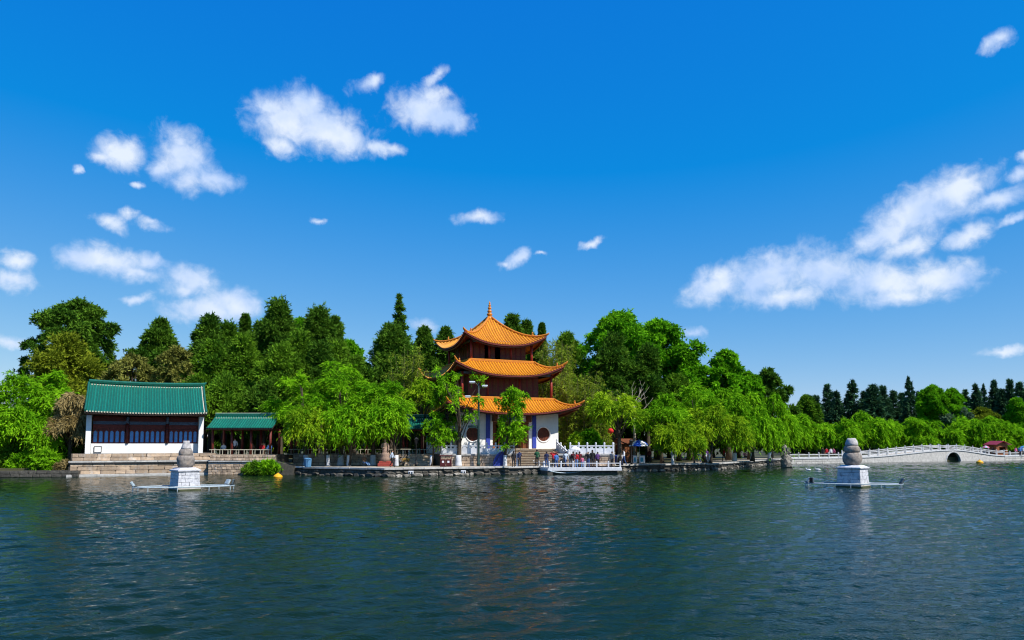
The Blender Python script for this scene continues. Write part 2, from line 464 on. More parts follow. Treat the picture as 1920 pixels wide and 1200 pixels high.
# ------------------------------------------------------------------ mesh builder
class MB:
    def __init__(s):
        s.v, s.f, s.m = [], [], []

    def add(s, vs, fs, mi=0):
        o = len(s.v)
        s.v += [tuple(v) for v in vs]
        for f in fs:
            s.f.append(tuple(i + o for i in f))
            s.m.append(mi)
        return s

    def box(s, c, d, mi=0, M=None, bev=0.0):
        x, y, z = d[0] / 2, d[1] / 2, d[2] / 2
        if bev:
            b = min(bev, x * .9, y * .9, z * .9)
            bm = bmesh.new()
            bmesh.ops.create_cube(bm, size=1)
            bmesh.ops.scale(bm, vec=d, verts=bm.verts)
            bmesh.ops.bevel(bm, geom=bm.edges[:], offset=b, segments=1, affect='EDGES')
            vs = [v.co.copy() for v in bm.verts]
            fs = [[v.index for v in f.verts] for f in bm.faces]
            bm.free()
        else:
            vs = [Vector(p) for p in ((-x, -y, -z), (x, -y, -z), (x, y, -z), (-x, y, -z), (-x, -y, z), (x, -y, z), (x, y, z), (-x, y, z))]
            fs = [(3, 2, 1, 0), (4, 5, 6, 7), (0, 1, 5, 4), (1, 2, 6, 5), (2, 3, 7, 6), (3, 0, 4, 7)]
        c = Vector(c)
        vs = [(M @ v if M else v) + c for v in vs]
        return s.add(vs, fs, mi)

    def prism(s, poly, z0, z1, mi=0):
        n = len(poly)
        vs = [(p[0], p[1], z0) for p in poly] + [(p[0], p[1], z1) for p in poly]
        tri = geometry.tessellate_polygon([[Vector((p[0], p[1], 0)) for p in poly]])
        fs = []
        for t in tri:
            a, b, c = [Vector((poly[i][0], poly[i][1])) for i in t]
            if (b - a).cross(c - a) < 0:
                t = t[::-1]
            fs.append(tuple(i + n for i in t))
            fs.append(tuple(t[::-1]))
        area = sum(poly[i][0] * poly[(i + 1) % n][1] - poly[(i + 1) % n][0] * poly[i][1] for i in range(n))
        for i in range(n):
            j = (i + 1) % n
            q = (i, j, j + n, i + n)
            fs.append(q if area > 0 else q[::-1])
        return s.add(vs, fs, mi)

    def tube(s, pts, rad, n=8, mi=0, cap=True, squash=None):
        pts = [Vector(p) for p in pts]
        if not isinstance(rad, (list, tuple)):
            rad = [rad] * len(pts)
        rings = []
        up = None
        for i, p in enumerate(pts):
            t = (pts[min(i + 1, len(pts) - 1)] - pts[max(i - 1, 0)])
            t = t.normalized() if t.length > 1e-9 else Vector((0, 0, 1))
            if up is None:
                up = t.orthogonal().normalized()
            a = (up - t * up.dot(t))
            a = a.normalized() if a.length > 1e-6 else t.orthogonal().normalized()
            up = a
            b = t.cross(a)
            rings.append([p + (a * math.cos(k * 2 * math.pi / n) + b * math.sin(k * 2 * math.pi / n)) * rad[i] for k in range(n)])
        vs = [q for r_ in rings for q in r_]
        fs = []
        for i in range(len(pts) - 1):
            for k in range(n):
                k2 = (k + 1) % n
                fs.append((i * n + k, i * n + k2, (i + 1) * n + k2, (i + 1) * n + k))
        if cap:
            fs.append(tuple(range(n))[::-1])
            fs.append(tuple((len(pts) - 1) * n + k for k in range(n)))
        return s.add(vs, fs, mi)

    def lathe(s, prof, n=16, c=(0, 0, 0), mi=0, sq=None, rot=0.0, wob=None):
        vs, fs = [], []
        for (r_, z) in prof:
            for k in range(n):
                a = k * 2 * math.pi / n + rot
                q = 1.0 if wob is None else 1 + wob * math.sin(3 * a + z * 5) + wob * .7 * math.sin(5 * a - z * 9)
                vs.append((c[0] + r_ * q * math.cos(a), c[1] + r_ * q * math.sin(a), c[2] + z))
        for i in range(len(prof) - 1):
            for k in range(n):
                k2 = (k + 1) % n
                fs.append((i * n + k, i * n + k2, (i + 1) * n + k2, (i + 1) * n + k))
        fs.append(tuple(range(n))[::-1])
        fs.append(tuple((len(prof) - 1) * n + k for k in range(n)))
        return s.add(vs, fs, mi)

    def plate(s, outer, holes, y0, y1, mi=0):
        """polygon in x,z with holes, extruded along y"""
        loops = [outer] + holes
        flat = [p for l in loops for p in l]
        n = len(flat)
        vs = [(p[0], y0, p[1]) for p in flat] + [(p[0], y1, p[1]) for p in flat]
        tri = geometry.tessellate_polygon([[Vector((p[0], p[1], 0)) for p in l] for l in loops])
        fs = []
        for t in tri:
            a, b, c = [Vector(flat[i]) for i in t]
            if (b - a).cross(c - a) < 0:
                t = t[::-1]
            fs.append(tuple(t))
            fs.append(tuple(i + n for i in t[::-1]))
        o = 0
        for l in loops:
            k = len(l)
            ar = sum(l[i][0] * l[(i + 1) % k][1] - l[(i + 1) % k][0] * l[i][1] for i in range(k))
            ccw = ar > 0
            if l is not outer:
                ccw = not ccw
            for i in range(k):
                j = (i + 1) % k
                q = (o + i, o + i + n, o + j + n, o + j)
                fs.append(q if ccw else q[::-1])
            o += k
        return s.add(vs, fs, mi)

    def mesh(s, name, mats, smooth=False):
        me = bpy.data.meshes.new(name)
        me.from_pydata(s.v, [], s.f)
        for m_ in (mats if isinstance(mats, (list, tuple)) else [mats]):
            me.materials.append(m_)
        if any(s.m):
            me.polygons.foreach_set('material_index', s.m)
        if smooth:
            me.polygons.foreach_set('use_smooth', [True] * len(me.polygons))
        me.update()
        return me

    def build(s, name, mats, parent=None, loc=(0, 0, 0), rz=0.0, smooth=False):
        return obj(name, s.mesh(name, mats, smooth), parent, loc, rz)


def obj(name, me, parent=None, loc=(0, 0, 0), rz=0.0):
    o = bpy.data.objects.new(name, me)
    COL.objects.link(o)
    o.parent = parent
    o.location = loc
    o.rotation_euler = (0, 0, rz)
    return o


def tag(o, label=None, cat=None, group=None, kind=None):
    if label:
        o['label'] = label
    if cat:
        o['category'] = cat
    if group:
        o['group'] = group
    if kind:
        o['kind'] = kind
    return o


def thing(name, label, cat, loc=(0, 0, 0), rz=0.0, group=None):
    o = bpy.data.objects.new(name, None)
    COL.objects.link(o)
    o.location = loc
    o.rotation_euler = (0, 0, rz)
    o.empty_display_size = 0.3
    return tag(o, label, cat, group)


def copy_tree(o, parent=None):
    c = o.copy()
    COL.objects.link(c)
    c.parent = parent
    for ch in list(o.children):
        copy_tree(ch, c)
    return c


GZ = 0.80     # promenade level
# ================================================================== SETTING
wm = water_mat()
def wave_height(x, y, st):
    """wind ripples: sum of many short waves, broken up by gust patches"""
    wr = np.random.default_rng(21)
    h = np.zeros_like(x)
    for k in range(54):
        lam = 0.27 * (1.25 / 0.27) ** wr.random()
        th = R(wr.normal(-70, 30))
        a_, b_, c_, d_, e_ = wr.random(5)
        lam = max(lam, st * 2.6)
        q = 2 * math.pi / lam
        ph = q * (x * math.cos(th) + y * math.sin(th)) + 6.28 * a_
        ph = ph + 1.1 * np.sin(x * .3 * (.5 + b_) + y * .23 + 6 * c_)
        w = .5 + .5 * np.sin(x * .17 * (b_ - .5) * 4 + y * .2 * (d_ - .5) * 4 + 6 * e_)
        h += w * (.6 + d_) / q * (np.sin(ph) + .25 * np.sin(2 * ph + 1.4))
    gy, gx = np.gradient(h, st)
    h *= (.10 if st < .15 else .085 if st < .2 else .052 if st < .3 else .045) / math.sqrt(float((gx ** 2 + gy ** 2).mean()))
    g = 1.0 + .22 * np.sin(x * .05 + y * .09 + 1.0) + .16 * np.sin(x * .11 - y * .04 + 4.0) + .12 * np.sin(x * .23 + y * .31)
    return h * np.clip(g, .5, 1.5)


def build_water():
    V, Q = [], []
    o = 0
    for (x0, x1, y0, y1, st) in ((-24, 24, 4, 25, .105), (-46, 46, 25, 48, .175), (-78, 78, 48, 84, .26), (-100, 140, 84, 150, .42)):
        xs = np.linspace(x0, x1, int((x1 - x0) / st) + 1)
        ys = np.linspace(y0, y1, int((y1 - y0) / st) + 1)
        X, Y = np.meshgrid(xs, ys)
        Z = wave_height(X, Y, st)
        V.append(np.stack([X, Y, Z], -1).reshape(-1, 3))
        nx, ny = len(xs), len(ys)
        i_ = (np.arange(ny - 1)[:, None] * nx + np.arange(nx - 1)[None, :]).ravel() + o
        Q.append(np.stack([i_, i_ + 1, i_ + nx + 1, i_ + nx], 1))
        o += nx * ny
    V.append(np.array([(-900, -400, -.14), (900, -400, -.14), (900, 700, -.14), (-900, 700, -.14)]))
    Q.append(np.array([[o, o + 1, o + 2, o + 3]]))
    V, Q = np.concatenate(V), np.concatenate(Q)
    me = bpy.data.meshes.new('water')
    me.vertices.add(len(V))
    me.vertices.foreach_set('co', V.astype(np.float32).ravel())
    me.loops.add(len(Q) * 4)
    me.loops.foreach_set('vertex_index', Q.astype(np.int32).ravel())
    me.polygons.add(len(Q))
    me.polygons.foreach_set('loop_start', np.arange(0, len(Q) * 4, 4, dtype=np.int32))
    me.polygons.foreach_set('loop_total', np.full(len(Q), 4, dtype=np.int32))
    me.polygons.foreach_set('use_smooth', np.ones(len(Q), bool))
    me.materials.append(wm)
    me.update(calc_edges=True)
    tag(obj('water', me), kind='structure')


build_water()

shore_px = [(-260, 897), (0, 896), (146, 894.5), (394, 889.8), (518, 890.0), (540, 889.8), (721, 894.5), (860, 891.5), (1000, 889.4), (1167, 884.8),
            (1352, 881), (1400, 876), (1444, 872), (1477, 870), (1640, 867), (1880, 863.5), (2060, 859)]
shore = [on(x, y) for (x, y) in shore_px]
shore[1] = (shore[0] + shore[2]) / 2


def offset_in(poly, d):
    res = []
    for i, p in enumerate(poly):
        a = poly[max(i - 1, 0)]
        b = poly[min(i + 1, len(poly) - 1)]
        t = (b - a).normalized()
        res.append(Vector((p.x - t.y * d, p.y + t.x * d, 0)))
    return res


inn = offset_in(shore, 0.45)
far_in = offset_in(shore, 3.2)
for k_ in (2, 3, 4):
    inn[k_] = far_in[k_]
gp = [(p.x, p.y) for p in inn]
gpoly = gp + [(gp[-1][0] + 60, gp[-1][1] + 25), (3500, 250), (3500, 5000), (-3500, 5000), (-3500, 70), (gp[0][0] - 60, gp[0][1] + 4)]
mb = MB().prism(gpoly, -2.0, GZ - 0.012)
tag(mb.build('ground', M_soil), kind='structure')
# far bank behind the camera (camera stands over the lake edge)
mb = MB().prism([(-900, -400), (900, -400), (900, -12), (-900, -12)], -2.0, 0.7)
tag(mb.build('ground', M_soil), kind='structure')
# promenade paving strip
k0, k1 = 5, 13
back = offset_in(shore, 5.2)
pp = [(p.x, p.y) for p in inn[k0:k1 + 1]] + [(p.x, p.y) for p in back[k0:k1 + 1]][::-1]
prom = MB().prism(pp, 0.2, GZ).build('promenade', M_pave)
tag(prom, kind='structure')

# coping slabs and stones along the quay (children of the promenade)
stone_meshes = []
for i in range(6):
    bm = bmesh.new()
    bmesh.ops.create_icosphere(bm, subdivisions=1, radius=0.5)
    for v in bm.verts:
        v.co *= random.uniform(.75, 1.15)
        v.co.x = max(-.46, min(.46, v.co.x * 1.15))
        v.co.z = max(-.42, min(.42, v.co.z * 1.15))
    me = bpy.data.meshes.new('stone')
    bm.to_mesh(me)
    bm.free()
    me.materials.append(M_rock)
    stone_meshes.append(me)
wet_shade_meshes = []
for me in stone_meshes:
    m2 = me.copy()
    m2.materials.clear()
    m2.materials.append(M_wet_shade_rock)
    wet_shade_meshes.append(m2)
slab_me = MB().box((0, 0, 0), (1, 1, 1), bev=.02).mesh('coping_slab', M_coping)
quay_face = MB()
for i in range(k0, k1):
    a, b = shore[i], shore[i + 1]
    d = b - a
    Lg = d.length
    ang = math.atan2(d.y, d.x)
    nrm = Vector((-d.y, d.x, 0)).normalized()
    dock_seg = False
    s_ = 0.0
    while s_ < Lg - .25:
        w = min(random.uniform(1.3, 2.3), Lg - s_)
        c = a + d.normalized() * (s_ + w / 2) + nrm * (0.33 + random.uniform(-.03, .03))
        o = obj('coping_slab', slab_me, prom, (c.x, c.y, GZ - 0.05 + random.uniform(-.015, .02)), ang + random.uniform(-.012, .012))
        o.scale = (w - .03, .66, .17)
        s_ += w
    # recessed retaining wall
    p0, p1 = a + nrm * .22, b + nrm * .22
    q0, q1 = a + nrm * .8, b + nrm * .8
    quay_face.prism([(p0.x, p0.y), (p1.x, p1.y), (q1.x, q1.y), (q0.x, q0.y)], -1.0, GZ - .14)
    s_ = 0.0
    while s_ < Lg:
        w = random.uniform(.5, 1.2)
        c = a + d.normalized() * (s_ + w / 2) + nrm * random.uniform(.0, .22)
        shaded = i == 5  # stretch turned from the sun: its shade is painted with darker stones
        o = obj('stone', random.choice(wet_shade_meshes if shaded or random.random() < .35 else stone_meshes), prom, (c.x, c.y, random.uniform(.02, .16)), ang + random.uniform(-.1, .1))
        o.scale = (w * 1.05, random.uniform(.4, .7), random.uniform(.3, .55))
        s_ += w * .92
        if random.random() < .6:
            o = obj('stone', random.choice(wet_shade_meshes), prom, (c.x + nrm.x * .12, c.y + nrm.y * .12, random.uniform(.36, .46)), ang)
            o.scale = (w, .45, .32)
quay_face.build('retaining_wall', M_wet_shade_rock, prom)


# ------------------------------------------------------------------ masonry helper
brick_cache = {}


def block_mesh(mt, k):
    key = (mt.name, k)
    if key not in brick_cache:
        rr = random.Random(k * 7 + 1)
        bm = bmesh.new()
        bmesh.ops.create_cube(bm, size=1)
        bmesh.ops.bevel(bm, geom=bm.edges[:], offset=.06, segments=1, affect='EDGES')
        for v in bm.verts:
            v.co += Vector((rr.uniform(-.03, .03), rr.uniform(-.06, .06), rr.uniform(-.05, .05)))
        me = bpy.data.meshes.new('stone_block')
        bm.to_mesh(me)
        bm.free()
        me.materials.append(mt)
        brick_cache[key] = me
    return brick_cache[key]


def masonry(parent, x0, x1, z0, z1, y, course, lmin, lmax, mt, depth=.16, name='stone_block', flip=False):
    """courses of separate blocks on a wall whose face is at local y, running along local x"""
    nrow = max(1, round((z1 - z0) / course))
    h = (z1 - z0) / nrow
    for r_ in range(nrow):
        x = x0
        first = True
        while x < x1 - .02:
            w = random.uniform(lmin, lmax) * (.6 if first and r_ % 2 else 1)
            first = False
            if x1 - x - w < lmin * .5:
                w = x1 - x
            o = obj(name, block_mesh(mt, random.randrange(5)), parent, (x + w / 2, y + random.uniform(-.025, .02), z0 + h * (r_ + .5)))
            o.scale = (w - .03, depth, h - .03)
            x += w


# ================================================================== curved hip roof
def hip_roof(parent, wi, wo, zi, zo, lift, pw, expo, spacing, single_sides=(0,), tile=M_tile_o, ridge=M_ridge_o, band=True):
    def S(x, t):
        t = min(t, 1.0)
        r_ = wi + (wo - wi) * t
        s_ = min(1.0, abs(x) / max(r_, 1e-4))
        return -r_, zi - (zi - zo) * (1 - (1 - t) ** expo) + lift * s_ ** pw * t ** 2

    def rotp(p, k):
        c, s_ = (1, 0, -1, 0)[k], (0, 1, 0, -1)[k]
        return (p[0] * c - p[1] * s_, p[0] * s_ + p[1] * c, p[2])
    NS, NT = 28, 9
    mb = MB()
    for k in range(4):
        top, bot = [], []
        for j in range(NT + 1):
            t = j / NT
            r_ = wi + (wo - wi) * t
            for i in range(NS + 1):
                x = (2 * i / NS - 1) * r_
                y, z = S(x, t)
                top.append(rotp((x, y, z), k))
                bot.append(rotp((x, y, z - .2 - .1 * (1 - t)), k))
        W = NS + 1
        mb.add(top, [(j * W + i, (j + 1) * W + i, (j + 1) * W + i + 1, j * W + i + 1) for j in range(NT) for i in range(NS)], 0)
        mb.add(bot, [(j * W + i, j * W + i + 1, (j + 1) * W + i + 1, (j + 1) * W + i) for j in range(NT) for i in range(NS)], 1)
        e = NT * W
        mb.add(top[e:] + bot[e:], [(i, i + W, i + W + 1, i + 1) for i in range(NS)], 1)
    roof = mb.build('roof', [M_gut_o, M_red], parent, smooth=True)
    # tile ribs
    half = 0.5 * spacing * 0.52
    stuff = MB()
    for k in range(4):
        n = int((wo - .12) / spacing)
        for q in range(-n, n + 1):
            x = q * spacing
            t0 = max(0.0, (abs(x) - wi) / (wo - wi)) + .01
            if t0 > .96:
                continue
            rows = []
            K = 7
            for j in range(K + 1):
                t = t0 + (1.0 - t0) * j / K
                y, z = S(x, t)
                if j == K:
                    y -= .05
                prof = [(x - half, z - .02), (x - half * .7, z + half * .75), (x, z + half * 1.1), (x + half * .7, z + half * .75), (x + half, z - .02)]
                rows.append([rotp((a, y, b), k) for a, b in prof])
            vs = [p for r_ in rows for p in r_]
            fs = [(j * 5 + i, (j + 1) * 5 + i, (j + 1) * 5 + i + 1, j * 5 + i + 1) for j in range(K) for i in range(4)]
            fs.append(tuple(K * 5 + i for i in range(5)))
            if k in single_sides:
                MB().add(vs, fs).build('tile_rib', tile, roof, smooth=False)
            else:
                stuff.add(vs, fs)
    if stuff.v:
        tag(stuff.build('tile_ribs', tile, roof), kind='stuff')
    # hip ridges
    for k in range(4):
        pts = []
        for j in range(13):
            t = j / 12
            r_ = wi + (wo - wi) * t
            y, z = S(r_, t)
            pts.append(Vector(rotp((r_, y, z + .1), k)))
        d = (pts[-1] - pts[-2]).normalized()
        pts.append(pts[-1] + d * .2 + Vector((0, 0, .06)))
        pts.append(pts[-1] + d * .14 + Vector((0, 0, .1)))
        MB().tube(pts, [.15] * 12 + [.14, .10, .04], n=6).build('hip_ridge', ridge, roof, smooth=True)
        q = pts[9]
        MB().lathe([(.12, 0), (.13, .1), (.07, .2), (.1, .3), (.03, .42)], 7, q + Vector((0, 0, .1))).build('ridge_ornament', ridge, roof)
    if band and wi > 1:
        for k in range(4):
            mb = MB().box((0, -wi - .02, zi + .06), (2 * wi + .34, .3, .34), bev=.05)
            mb.v = [rotp(p, k) for p in mb.v]
            mb.build('top_ridge', ridge, roof)
    # eave board with rafter ends
    for k in range(4):
        pts = []
        for i in range(25):
            s_ = 2 * i / 24 - 1
            y, z = S(s_ * (wo - .25), (wo - .25 - wi) / (wo - wi))
            pts.append(Vector(rotp((s_ * (wo - .25), y, z - .34), k)))
        MB().tube(pts, .1, n=4).build('eave_purlin', M_brown, roof)
    return roof


# ================================================================== PAVILION
PAV = thing('pavilion', 'three-storey square pavilion with upswept orange tiled roofs and white ground floor', 'pavilion', (-2.67, 88, 0), R(24))


def build_pavilion(P):
    MB().box((0, 0, 2.27), (13.7, 13.7, .56), bev=.04).build('plinth', M_sand, P)
    # ground floor walls
    w, z0, z1, th = 6.0, 2.55, 6.75, .4

    def circ(cx, cz, r_, n=28):
        return [(cx + r_ * math.cos(2 * math.pi * i / n), cz + r_ * math.sin(2 * math.pi * i / n)) for i in range(n)]
    holes = [circ(-4.35, 4.15, .78), circ(4.15, 4.15, .78)]
    outer = [(-w, z0), (-2.05, z0), (-2.05, 5.55), (2.35, 5.55), (2.35, z0), (w, z0), (w, z1), (-w, z1)]
    MB().plate(outer, holes, -w, -w + th).build('wall', M_white, P)
    MB().plate([(-w + th + .01, z0), (w - th - .01, z0), (w - th - .01, z1), (-w + th + .01, z1)], [], w - th, w).build('wall', M_white, P)
    for sx in (-1, 1):
        h2 = [[(y, z) for (y, z) in circ(0, 4.15, .78)]]
        mb = MB().plate([(-w + .41, z0), (w - .41, z0), (w - .41, z1), (-w + .41, z1)], h2, -w, -w + th)
        mb.v = [(sx * -v[1], v[0], v[2]) for v in mb.v]
        if sx < 0:
            mb.f = [f[::-1] for f in mb.f]
        mb.build('wall', M_white, P)
    # corner stubs close the wall joints
    for sx in (-1, 1):
        for sy in (-1, 1):
            MB().box((sx * (w - .2), sy * (w - .2), (z0 + z1) / 2), (.405, .405, z1 - z0 - .01)).build('corner_pier', M_white, P)
    for cx in (-4.35, 4.15):
        win = MB()
        win.lathe([(.775, -.06), (.775, .06)], 28)
        win.v = [(cx + v[0], -w + .2 + v[2], 4.15 + v[1]) for v in win.v]
        wo = win.build('round_window', M_brown, P)
        rim = MB()
        rim.tube([(cx + .86 * math.cos(a), -w - .02, 4.15 + .86 * math.sin(a)) for a in np.linspace(0, 2 * math.pi, 33)], .07, 6, cap=False)
        rim.build('rim', M_white, wo)
        for i in range(-3, 4):
            hh = math.sqrt(max(0, .74 ** 2 - (i * .2) ** 2))
            MB().box((cx + i * .2, -w + .12, 4.15), (.04, .05, 2 * hh)).build('lattice_bar', M_red, wo)
    # door leaves, jambs, header, floor
    MB().box((.15, -w + .25, 5.45), (4.4, .3, .3)).build('door_header', M_brown, P)
    for (x, a) in ((-1.7, 25), (-1.1, 60), (1.55, -60), (2.0, -25)):
        d = MB().box((x, -w + .5, 4.02), (.75, .07, 2.9), M=Matrix.Rotation(R(a), 3, 'Z')).build('door', M_wood, P)
        MB().box((x, -w + .44, 4.5), (.45, .06, 1.3), M=Matrix.Rotation(R(a), 3, 'Z')).build('door_panel', M_brown, d)
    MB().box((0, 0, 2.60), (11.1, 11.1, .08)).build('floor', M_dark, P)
    MB().box((0, 2.0, 4.5), (5, .2, 3.8)).build('inner_screen', M_brown, P)
    for cx in (-2.62, 2.95):
        MB().box((cx, -w - .06, 4.55), (.5, .1, 3.95), bev=.03).build('couplet_board', M_blueboard, P)
    for cx in (-1.9, 2.2):
        MB().box((cx, -w - .25, 5.95), (.55, .45, .95), bev=.08).build('carved_bracket', M_brown, P)
    MB().box((.15, -w - .2, 6.05), (2.3, .12, .7), bev=.03).build('name_plaque', M_blueboard, P)
    # porch beam
    for k in range(4):
        mb = MB().box((0, -w - .1, 6.62), (12.5, .35, .3))
        mb.v = [(v[0], v[1], v[2]) if k == 0 else ((-v[1], v[0], v[2]) if k == 1 else ((-v[0], -v[1], v[2]) if k == 2 else (v[1], -v[0], v[2]))) for v in mb.v]
        mb.build('beam', M_beam, P)
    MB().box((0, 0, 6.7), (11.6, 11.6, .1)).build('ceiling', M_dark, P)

    def storey(hw, hc, z0, z1, nleaf, openings):
        # columns
        col = MB().tube([(0, 0, z0 - .3), (0, 0, z1 + .2)], .15, 10).mesh('column', M_redcol, True)
        pos = [-1, -.36, .36, 1]
        for a in pos:
            for b in pos:
                if abs(a) == 1 or abs(b) == 1:
                    if abs(a) == 1 and abs(b) == 1:
                        obj('column', col, P, (a * hc, b * hc, 0))
                    else:
                        obj('column', col, P, (a * (hw if abs(a) == 1 else hc), b * (hw if abs(b) == 1 else hc), 0))
        MB().box((0, 0, z0 - .1), (2 * hc + .3, 2 * hc + .3, .12)).build('floor', M_brown, P)
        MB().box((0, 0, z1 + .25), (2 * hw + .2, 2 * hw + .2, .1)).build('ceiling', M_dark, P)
        lw = 2 * hw / nleaf
        leaf = MB().box((0, 0, (z0 + z1) / 2), (lw - .03, .07, z1 - z0))
        leaf.box((0, -.045, z0 + (z1 - z0) * .66), (lw * .62, .03, (z1 - z0) * .52), 1)
        leaf.box((0, -.045, z0 + (z1 - z0) * .2), (lw * .62, .03, (z1 - z0) * .22), 1)
        lm = leaf.mesh('wall_panel', [M_red, M_brown])
        for k in range(4):
            for i in range(nleaf):
                if k == 0 and i in openings:
                    continue
                x = -hw + lw * (i + .5)
                p = [(x, -hw), (hw, x), (-x, hw), (-hw, -x)][k]
                obj('wall_panel', lm, P, (p[0], p[1], 0), k * math.pi / 2)
        for k in range(4):
            for (r_, zz, hh, mt) in ((hc, z1 + .1, .26, M_beam), (hw, z1 + .02, .3, M_redcol)):
                o = MB().box((0, -r_, zz), (2 * r_ - .2, .14, hh)).build('beam', mt, P)
                o.rotation_euler = (0, 0, k * math.pi / 2)
    storey(4.3, 5.42, 8.05, 10.75, 12, ())
    storey(3.2, 3.74, 12.4, 14.55, 10, (2, 4))
    hip_roof(P, 5.62, 7.98, 8.05, 6.45, 1.15, 2.5, 1.3, .33, (0,))
    hip_roof(P, 3.95, 6.6, 12.38, 10.65, 1.4, 2.5, 1.3, .33, (0,))
    hip_roof(P, .16, 5.05, 18.0, 14.25, 1.28, 2.4, 1.5, .33, (0, 3))
    fin = MB().lathe([(.34, 17.75), (.36, 18.0), (.24, 18.12), (.26, 18.3), (.36, 18.42), (.3, 18.55), (.16, 18.62), (.26, 18.74), (.28, 18.86), (.15, 18.98), (.13, 19.05),
                      (.22, 19.16), (.22, 19.26), (.1, 19.36), (.16, 19.46), (.17, 19.55), (.08, 19.66), (.1, 19.74), (.1, 19.82), (.02, 20.05)], 12)
    fin.build('finial', M_ridge_o, P, smooth=True)


build_pavilion(PAV)


# ================================================================== balustrade
post_me = MB().box((0, 0, .46), (.17, .17, .92), bev=.015).lathe([(.06, .92), (.095, .95), (.1, 1.05), (.075, 1.14), (.02, 1.17)], 8).mesh('post', M_marble)


post_me2 = post_me.copy()
post_me2.materials.clear()
post_me2.materials.append(M_marble2)


def balustrade(name, label, pts, group=None, spacing=1.5, hs=1.0, solid=True, cat='balustrade'):
    """pts: list of (x,y,z) corners; posts, rails and panels as parts"""
    o = thing(name, label, cat, pts[0], 0, group)
    base = Vector(pts[0])
    done = set()
    for a, b in zip(pts[:-1], pts[1:]):
        a, b = Vector(a), Vector(b)
        L_ = (b.xy - a.xy).length
        n = max(1, round(L_ / spacing))
        ang = math.atan2(b.y - a.y, b.x - a.x)
        for i in range(n + 1):
            p = a.lerp(b, i / n)
            key = (round(p.x, 2), round(p.y, 2))
            if key not in done:
                done.add(key)
                q = obj('post', post_me, o, p - base, ang)
                q.scale = (hs ** .5, hs ** .5, hs)
        for i in range(n):
            p, q = a.lerp(b, i / n), a.lerp(b, (i + 1) / n)
            d = Vector((math.cos(ang), math.sin(ang), 0))
            nn = Vector((-d.y, d.x, 0))
            g = .085 * hs ** .5 - .01

            def strip(zl, zh, t):
                A, B = p + d * g - base, q - d * g - base
                vs = []
                for (Q, s_) in ((A, -1), (B, -1), (B, 1), (A, 1)):
                    vs.append((Q.x + nn.x * t * s_, Q.y + nn.y * t * s_, Q.z + zl * hs))
                for (Q, s_) in ((A, -1), (B, -1), (B, 1), (A, 1)):
                    vs.append((Q.x + nn.x * t * s_, Q.y + nn.y * t * s_, Q.z + zh * hs))
                return vs, [(3, 2, 1, 0), (4, 5, 6, 7), (0, 1, 5, 4), (1, 2, 6, 5), (2, 3, 7, 6), (3, 0, 4, 7)]
            MB().add(*strip(.74, .86, .065)).build('rail', M_marble, o)
            if solid:
                MB().add(*strip(.0, .56, .05)).build('panel', M_marble, o)
                mid = p.lerp(q, .5) - base
                MB().box((mid.x, mid.y, mid.z + .65 * hs), (.3, .08, .22 * hs), M=Matrix.Rotation(ang, 3, 'Z'), bev=.03).build('rail_support', M_marble, o)
            else:
                MB().add(*strip(.02, .16, .065)).build('sill', M_marble, o)
    return o


# pavilion terrace ---------------------------------------------------
PT = 2.0
FY = 78.0
tx0, tx1 = at(826, 852, FY).x, at(1152, 852, FY).x
sx0, sx1 = at(966, 852, FY).x, at(1046, 852, FY).x
tpoly = [(tx0, FY), (sx0, FY), (sx0, FY + 3.4), (sx1, FY + 3.4), (sx1, FY), (tx1, FY), (tx1 + 2.6, FY + 18), (tx0 - 8, FY + 18), (tx0 - 2.0, FY + 4.6)]
TER = thing('pavilion_terrace', 'raised sandstone terrace carrying the orange-roofed pavilion', 'terrace', (0, 0, 0))
MB().prism(tpoly, .5, PT).build('terrace_core', M_mortar, TER)
MB().prism([(p[0], p[1]) for p in tpoly], PT + .003, PT + .06).build('paving', M_step, TER)
masonry(TER, tx0, sx0 - .02, GZ, PT - .12, FY - .03, .24, .4, .9, M_sand)
masonry(TER, sx1 + .02, tx1, GZ, PT - .12, FY - .03, .24, .4, .9, M_sand)
for (a, b) in ((tx0 - .05, sx0), (sx1, tx1 + .05)):
    n = int((b - a) / 1.5) + 1
    for i in range(n):
        w = (b - a) / n
        o = obj('coping_slab', slab_me, TER, (a + w * (i + .5), FY - .0, PT - .03))
        o.scale = (w - .02, .4, .17)
# central stairs
ST = thing('stone_stairs', 'wide stone stairs rising from the promenade to the pavilion door', 'stairs', ((sx0 + sx1) / 2, FY, GZ))
nst = 10
rise = (2.52 - GZ) / nst
for i in range(nst):
    so = MB().box((0, .17 + i * .34 + .55 + .06, rise * (i + .5) - .03), (sx1 - sx0 - .08, .34 + 1.1, rise - .06)).build('step', M_sand, ST)
    MB().box((0, .17 + i * .34 + .55 - .01, rise * (i + 1) - .032), (sx1 - sx0 - .04, .34 + 1.12, .06), bev=.012).build('tread', M_step, so)
MB().box((0, 4.6, rise * nst * .5 - .03), (sx1 - sx0 - .1, 3.0, rise * nst)).build('landing', M_step, ST)
balustrade('marble_balustrade', 'white marble balustrade along the terrace beside the lamp post', [(tx0 - 1.9, FY + 4.5, PT + .06), (tx0 + .12, FY + .15, PT + .06), (sx0 - .15, FY + .15, PT + .06)], spacing=.98, hs=1.02)
balustrade('marble_balustrade', 'white marble balustrade above the sandstone wall beside the round bushes', [(sx1 + 1.3, FY + .15, PT + .06), (tx1 - .12, FY + .15, PT + .06), (tx1 + .6, FY + 5, PT + .06)], spacing=.9, hs=1.02)
balustrade('marble_balustrade', 'sloping marble balustrade down the pavilion stairs', [(sx1 + .12, FY + 3.4, 2.45), (sx1 + 1.15, FY + .1, 1.35)], spacing=1.1, hs=1.0)

